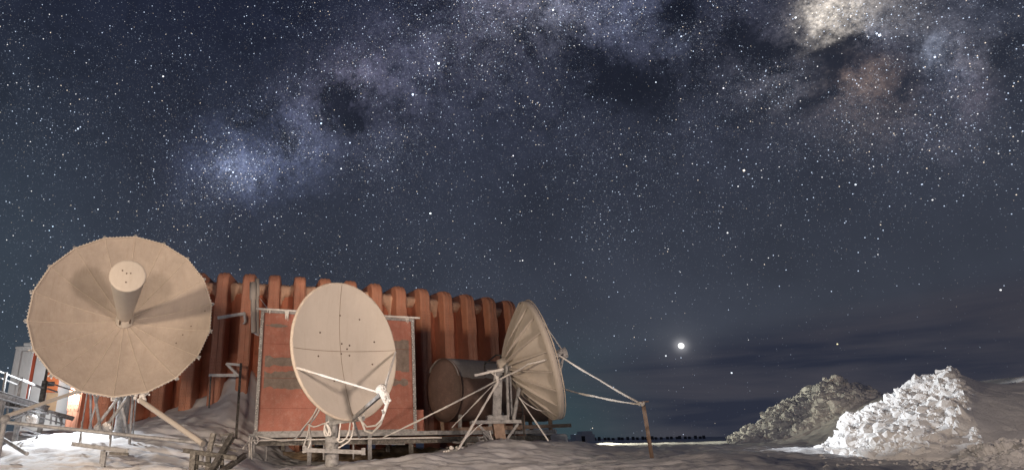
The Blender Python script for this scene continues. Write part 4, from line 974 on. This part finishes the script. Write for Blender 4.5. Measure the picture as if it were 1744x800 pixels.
# broken blocks of ploughed snow lying in and on each heap
def blocks(parent, P, n, a0, a1, b0, b1, smin, smax, seed, skip=None):
    rg = np.random.default_rng(seed); q = MB()
    for i in range(n):
        a = rg.integers(a0, a1); b = rg.integers(b0, b1)
        if skip is not None and skip(a, b): continue
        c = P[a, b]; s_ = min(smax, smin*(1+rg.pareto(1.15)))
        M = Matrix.Rotation(rg.uniform(0, 6.28), 3, 'Z') @ Matrix.Rotation(rg.uniform(-.9, .9), 3, 'X') @ Matrix.Rotation(rg.uniform(-.9, .9), 3, 'Y')
        sc_ = Vector((rg.uniform(.7, 1.5), rg.uniform(.6, 1.2), rg.uniform(.45, .95)))*s_*.5
        c = c-np.array([0, -.30*s_, .22*s_]); k = rg.uniform(.55, .9); vs = []
        for (zz, kk) in ((-1, k*.8), (-.35, 1.), (.45, rg.uniform(.8, 1.05)), (1, k*.75)):
            ph = rg.uniform(0, .5)
            for j in range(6):
                an = j*math.pi/3+ph+rg.uniform(-.25, .25); r_ = kk*rg.uniform(.72, 1.15)
                vs.append(Vector(c)+M@Vector((math.cos(an)*r_*sc_.x, math.sin(an)*r_*sc_.y, (zz+rg.uniform(-.22, .22))*sc_.z)))
        fs = [(l*6+j, l*6+(j+1) % 6, l*6+6+(j+1) % 6, l*6+6+j) for l in range(3) for j in range(6)]+[(5, 4, 3, 2, 1, 0), (18, 19, 20, 21, 22, 23)]
        q.add(vs, fs, 0, False)
    o = q.build('broken_blocks', 'snow_rubble', parent); o['kind'] = 'stuff'
    m_ = o.modifiers.new('bevel', 'BEVEL'); m_.width = .012; m_.segments = 1; m_.limit_method = 'ANGLE'
nu_, nv_ = PN.shape[:2]
blocks(hn, PN, 2800, 12, 345, 10, 250, .050, .34, 5, lambda a, b: a > 230+95*min(1, max(0, (PN[a, b, 2]-1.3)/1.4)))
blocks(hf, PF_, 1500, 15, 330, 8, 150, .07, .40, 6)
blocks(hs, PS, 1300, 5, 415, 8, 130, .022, .15, 7)
# loose lumps fallen round the heaps
q = MB()
def lump(c, r):
    vs = []; n1, n2 = 5, 7; sd_ = random.random()*50
    for i in range(n1+1):
        for j in range(n2):
            th, ph = math.pi*i/n1, 2*math.pi*j/n2; k = r*random.uniform(.72, 1.15)
            vs.append(Vector(c)+Vector((math.sin(th)*math.cos(ph), math.sin(th)*math.sin(ph), .8*math.cos(th)))*k)
    q.add(vs, [(i*n2+j, (i+1)*n2+j, (i+1)*n2+(j+1) % n2, i*n2+(j+1) % n2) for i in range(n1) for j in range(n2)], 0, False)
for i in range(330):
    mode = random.random()
    if mode < .45: u, Y = random.uniform(1385, 1700), random.uniform(10.2, 13.2)
    elif mode < .97: u, Y = random.uniform(1540, 1760), random.uniform(8.6, 11.5)
    else: u, Y = random.uniform(1200, 1500), random.uniform(10, 15)
    d = ray(u, 760); x = d.x/d.y*Y; r = random.choice((.015, .02, .02, .03, .045))*(1.2 if mode > .45 else .8); lump((x, Y, gh(x, Y)+r*.3), r)
for i in range(240):
    a, b = random.randrange(60, 290), random.randrange(20, 160); p = PN[a, b]; lump(Vector(p)+Vector((0, -.02, .01)), random.choice((.02, .03, .04, .06, .08)))
tag(q.build('snow_crumbs', 'snow_rubble'), 'loose snow lumps scattered round the heaps', 'snow lumps', kind='stuff')

# ------------------------------------------------------------------ far background
# row of drums along the plateau edge
for i in range(24):
    u = 1012+i*8.2+random.uniform(-2.2, 2.2); Y = 118+i*.4+random.uniform(-3, 3); d = ray(u, 745); x = d.x/d.y*Y; g = gh(x, Y)
    q = MB(); r = .27; h = random.uniform(.45, .68)
    q.lathe((x, Y, g-.02), (0, 0, 1), [(0, r), (h*.33, r), (h*.34, r+.015), (h*.36, r), (h*.66, r), (h*.67, r+.015), (h*.69, r), (h, r), (h+.01, r*.9), (h-.01, .001)], 14)
    o = q.build('drum', 'drum'); tag(o, 'dark fuel drum in the long far row behind the rusty post', 'drum', 'row of dark drums on the far edge of the yard')
d0 = at(984, 752, 60); hx, hy = d0.x, 60.
hut = thing('hut', 'tiny white flat-roofed hut at the left end of the drum row', 'hut', (hx, hy, gh(hx, hy)))
g = gh(hx, hy)
MB().box((hx+.5, hy, g+.25), (.9, 0, 0), (0, .9, 0), (0, 0, .45)).build('wall', 'white_wall', hut, .03); MB().box((hx+.75, hy, g+.75), (.5, 0, 0), (0, .8, 0), (0, 0, .22)).build('roof', 'white_wall', hut, .03)
MB().box((hx+.3, hy-.91, g+.3), (.16, 0, 0), (0, .02, 0), (0, 0, .25)).build('door', 'glass_dark', hut)
# pale block beside the tank end
bx = at(930, 748, 20.5)
bl = thing('snow_block', 'pale squared block of snow under the right end of the tank', 'snow block', (bx.x, 20.5, 1.3))
MB().box((bx.x, 20.5, 1.42), (.62, 0, 0), (0, .4, 0), (0, 0, .24)).build('block', 'snow_rubble', bl, .08)
MB().box((bx.x-.12, 20.5, 1.72), (.42, 0, 0), (0, .35, 0), (0, 0, .10)).build('block', 'snow_rubble', bl, .06)

# ------------------------------------------------------------------ stars: far away, fixed in direction
def stars():
    N = 1500000
    az = RNG.uniform(R(-48), R(64), N); zz = RNG.uniform(.0, .74, N); ok = np.ones(N, bool)
    d = np.stack([np.sin(az)*np.sqrt(1-zz**2), np.cos(az)*np.sqrt(1-zz**2), zz], 1)
    def blob(u, v, r):
        c = ray(u, v); a = c.angle(ray(u+r, v)); return np.exp((d@np.array(c)-1)/(a*a))
    dens = .055+.05*sstep(.1,.5,zz)
    for (u, v, r, col, s) in BRIGHT: dens = dens+blob(u, v, r*1.2)*min(s, 1.1)*.46
    dens = dens*np.exp(.55*fbm(d[:, 0]*9, d[:, 1]*9, d[:, 2]*9, oct=4))
    dk_ = 0
    for (u, v, r, s) in DARK: dk_ = dk_+blob(u, v, r)*s
    dens = dens*np.clip(1-.85*dk_, .10, 1)
    low = sstep(.0, .26, zz-.13*d[:, 0]); right = sstep(.25, .5, d[:, 0])
    dens = dens*(.18+.82*low)*(1-.55*right*(1-sstep(.10, .22, zz-.13*d[:, 0])))
    keep = RNG.uniform(0, 1, N) < dens*.95
    d = d[keep]; n = len(d)
    mag = RNG.pareto(1.5, n)+1.; br = np.clip(.031*mag**1.15, 0, 1.3)
    size = .60+.30*np.clip(br, 0, 1.1)
    hue = RNG.uniform(0, 1, n)
    col = np.where(hue[:, None] < .70, np.array([[.68, .80, 1.]]), np.where(hue[:, None] < .86, np.array([[1., .98, .97]]), np.array([[1., .84, .66]])))
    extra = [(747,108,5.,2.2,(.75,.9,1)),(703,161,4.5,2.,(.6,.75,1)),(547,210,3.,1.7,(.6,.8,1)),(596,243,2.4,1.5,(.7,.8,1)),(733,363,4.,1.8,(.9,1,1)),(1267,290,3.6,1.9,(1,.85,.65)),
      (133,219,2.,1.5,(.7,.8,1)),(137,216,1.4,1.2,(.7,.8,1)),(129,222,1.3,1.1,(.7,.8,1)),(278,130,2.5,1.4,(1,1,1)),(1134,605,1.4,1.5,(.9,.95,1)),(1246,634,1.8,1.5,(.8,.9,1)),(1426,585,1.5,1.3,(1,.85,.5)),(1239,396,1.8,1.4,(1,1,1)),
      (1257,317,1.4,1.2,(1,1,1)),(397,293,2.6,1.6,(.65,.75,1)),(391,288,1.8,1.4,(.7,.8,1)),(402,300,1.8,1.4,(.7,.8,1)),(393,299,1.5,1.3,(.7,.8,1)),(433,304,2.,1.5,(.7,.8,1)),(436,306,1.5,1.3,(.7,.8,1)),(326,287,1.6,1.3,(.8,.85,1)),
      (942,17,3.4,1.8,(.8,.9,1)),(1498,60,3.4,2.,(.7,.8,1)),(1355,30,2.2,1.6,(.9,.95,1)),(1493,57,2.,1.5,(.7,.8,1)),(1592,97,2.2,1.5,(.7,.8,1)),(1160,62,2.,1.4,(.7,.8,1)),(1232,150,2.,1.4,(.9,.9,1)),(1117,140,1.6,1.3,(.8,.9,1)),
      (1704,493,1.6,1.3,(1,1,1)),(1457,314,2.2,1.4,(.8,.9,1)),(874,265,2.,1.4,(.9,.9,1)),(581,287,2.,1.5,(.9,.95,1)),(390,226,1.8,1.3,(.8,.9,1)),(167,356,1.6,1.2,(.8,.9,1)),(90,385,1.7,1.2,(.6,.8,1)),(84,392,1.4,1.1,(.6,.8,1)),(1588,340,1.5,1.2,(1,1,1)),(890,443,1.6,1.3,(1,1,1))]
    px = 1/599.; RAD = 4000.
    D, S, Cc = list(d), list(size*px), list(col*br[:, None])
    for (u, v, b, s, c) in extra: D.append(np.array(ray(u, v))); S.append(s*px*1.05); Cc.append(np.array(c)*b*.95)
    # planet: round disc
    D = np.array(D); S = np.array(S)*.5*RAD; Cc = np.array(Cc)
    up_ = np.array([0, 0, 1.]); X_ = np.cross(D, up_); X_ /= np.linalg.norm(X_, axis=1, keepdims=True); Y_ = np.cross(X_, D); c0 = D*RAD
    V = []; n = len(D)
    ang = [math.pi/4+math.pi/2*i for i in range(4)]
    V = np.stack([c0+X_*(S*math.cos(a))[:, None]+Y_*(S*math.sin(a))[:, None] for a in ang], 1).reshape(-1, 3)
    me = bpy.data.meshes.new('sky'); o = bpy.data.objects.new('sky', me); C.objects.link(o)
    me.vertices.add(n*4); me.vertices.foreach_set('co', V.reshape(-1)); me.loops.add(n*4); me.loops.foreach_set('vertex_index', np.arange(n*4, dtype=np.int32))
    me.polygons.add(n); me.polygons.foreach_set('loop_start', np.arange(0, n*4, 4, dtype=np.int32)); me.update(calc_edges=True)
    at_ = me.color_attributes.new('glow', 'FLOAT_COLOR', 'CORNER')
    cc = np.concatenate([np.repeat(Cc, 4, axis=0), np.ones((n*4, 1))], 1).astype(np.float32); at_.data.foreach_set('color', cc.reshape(-1))
    m = bpy.data.materials.new('starlight'); m.use_nodes = True; t = NT(m.node_tree); out = t.n('ShaderNodeOutputMaterial'); e = t.n('ShaderNodeEmission')
    a = t.n('ShaderNodeAttribute'); a.attribute_name = 'glow'; t.l(a.outputs['Color'], e.inputs[0]); e.inputs[1].default_value = .95; tr = t.n('ShaderNodeBsdfTransparent'); ad = t.n('ShaderNodeAddShader'); t.l(e.outputs[0], ad.inputs[0]); t.l(tr.outputs[0], ad.inputs[1]); t.l(ad.outputs[0], out.inputs[0])
    m.cycles.emission_sampling = 'NONE'; me.materials.append(m); o['kind'] = 'structure'
    # planet
    q = MB(); c = PLANET*3950; q.lathe(c, -PLANET, [(-1, 17.), (0, 17.), (6, 12.), (8, .01)], 20)
    MT['planet'] = bpy.data.materials.new('planet'); MT['planet'].use_nodes = True; t = NT(MT['planet'].node_tree); out = t.n('ShaderNodeOutputMaterial'); e = t.n('ShaderNodeEmission')
    e.inputs[0].default_value = (1, .99, .97, 1); e.inputs[1].default_value = 1.6; t.l(e.outputs[0], out.inputs[0]); MT['planet'].cycles.emission_sampling = 'NONE'
    po = q.build('planet', 'planet', o)
stars()
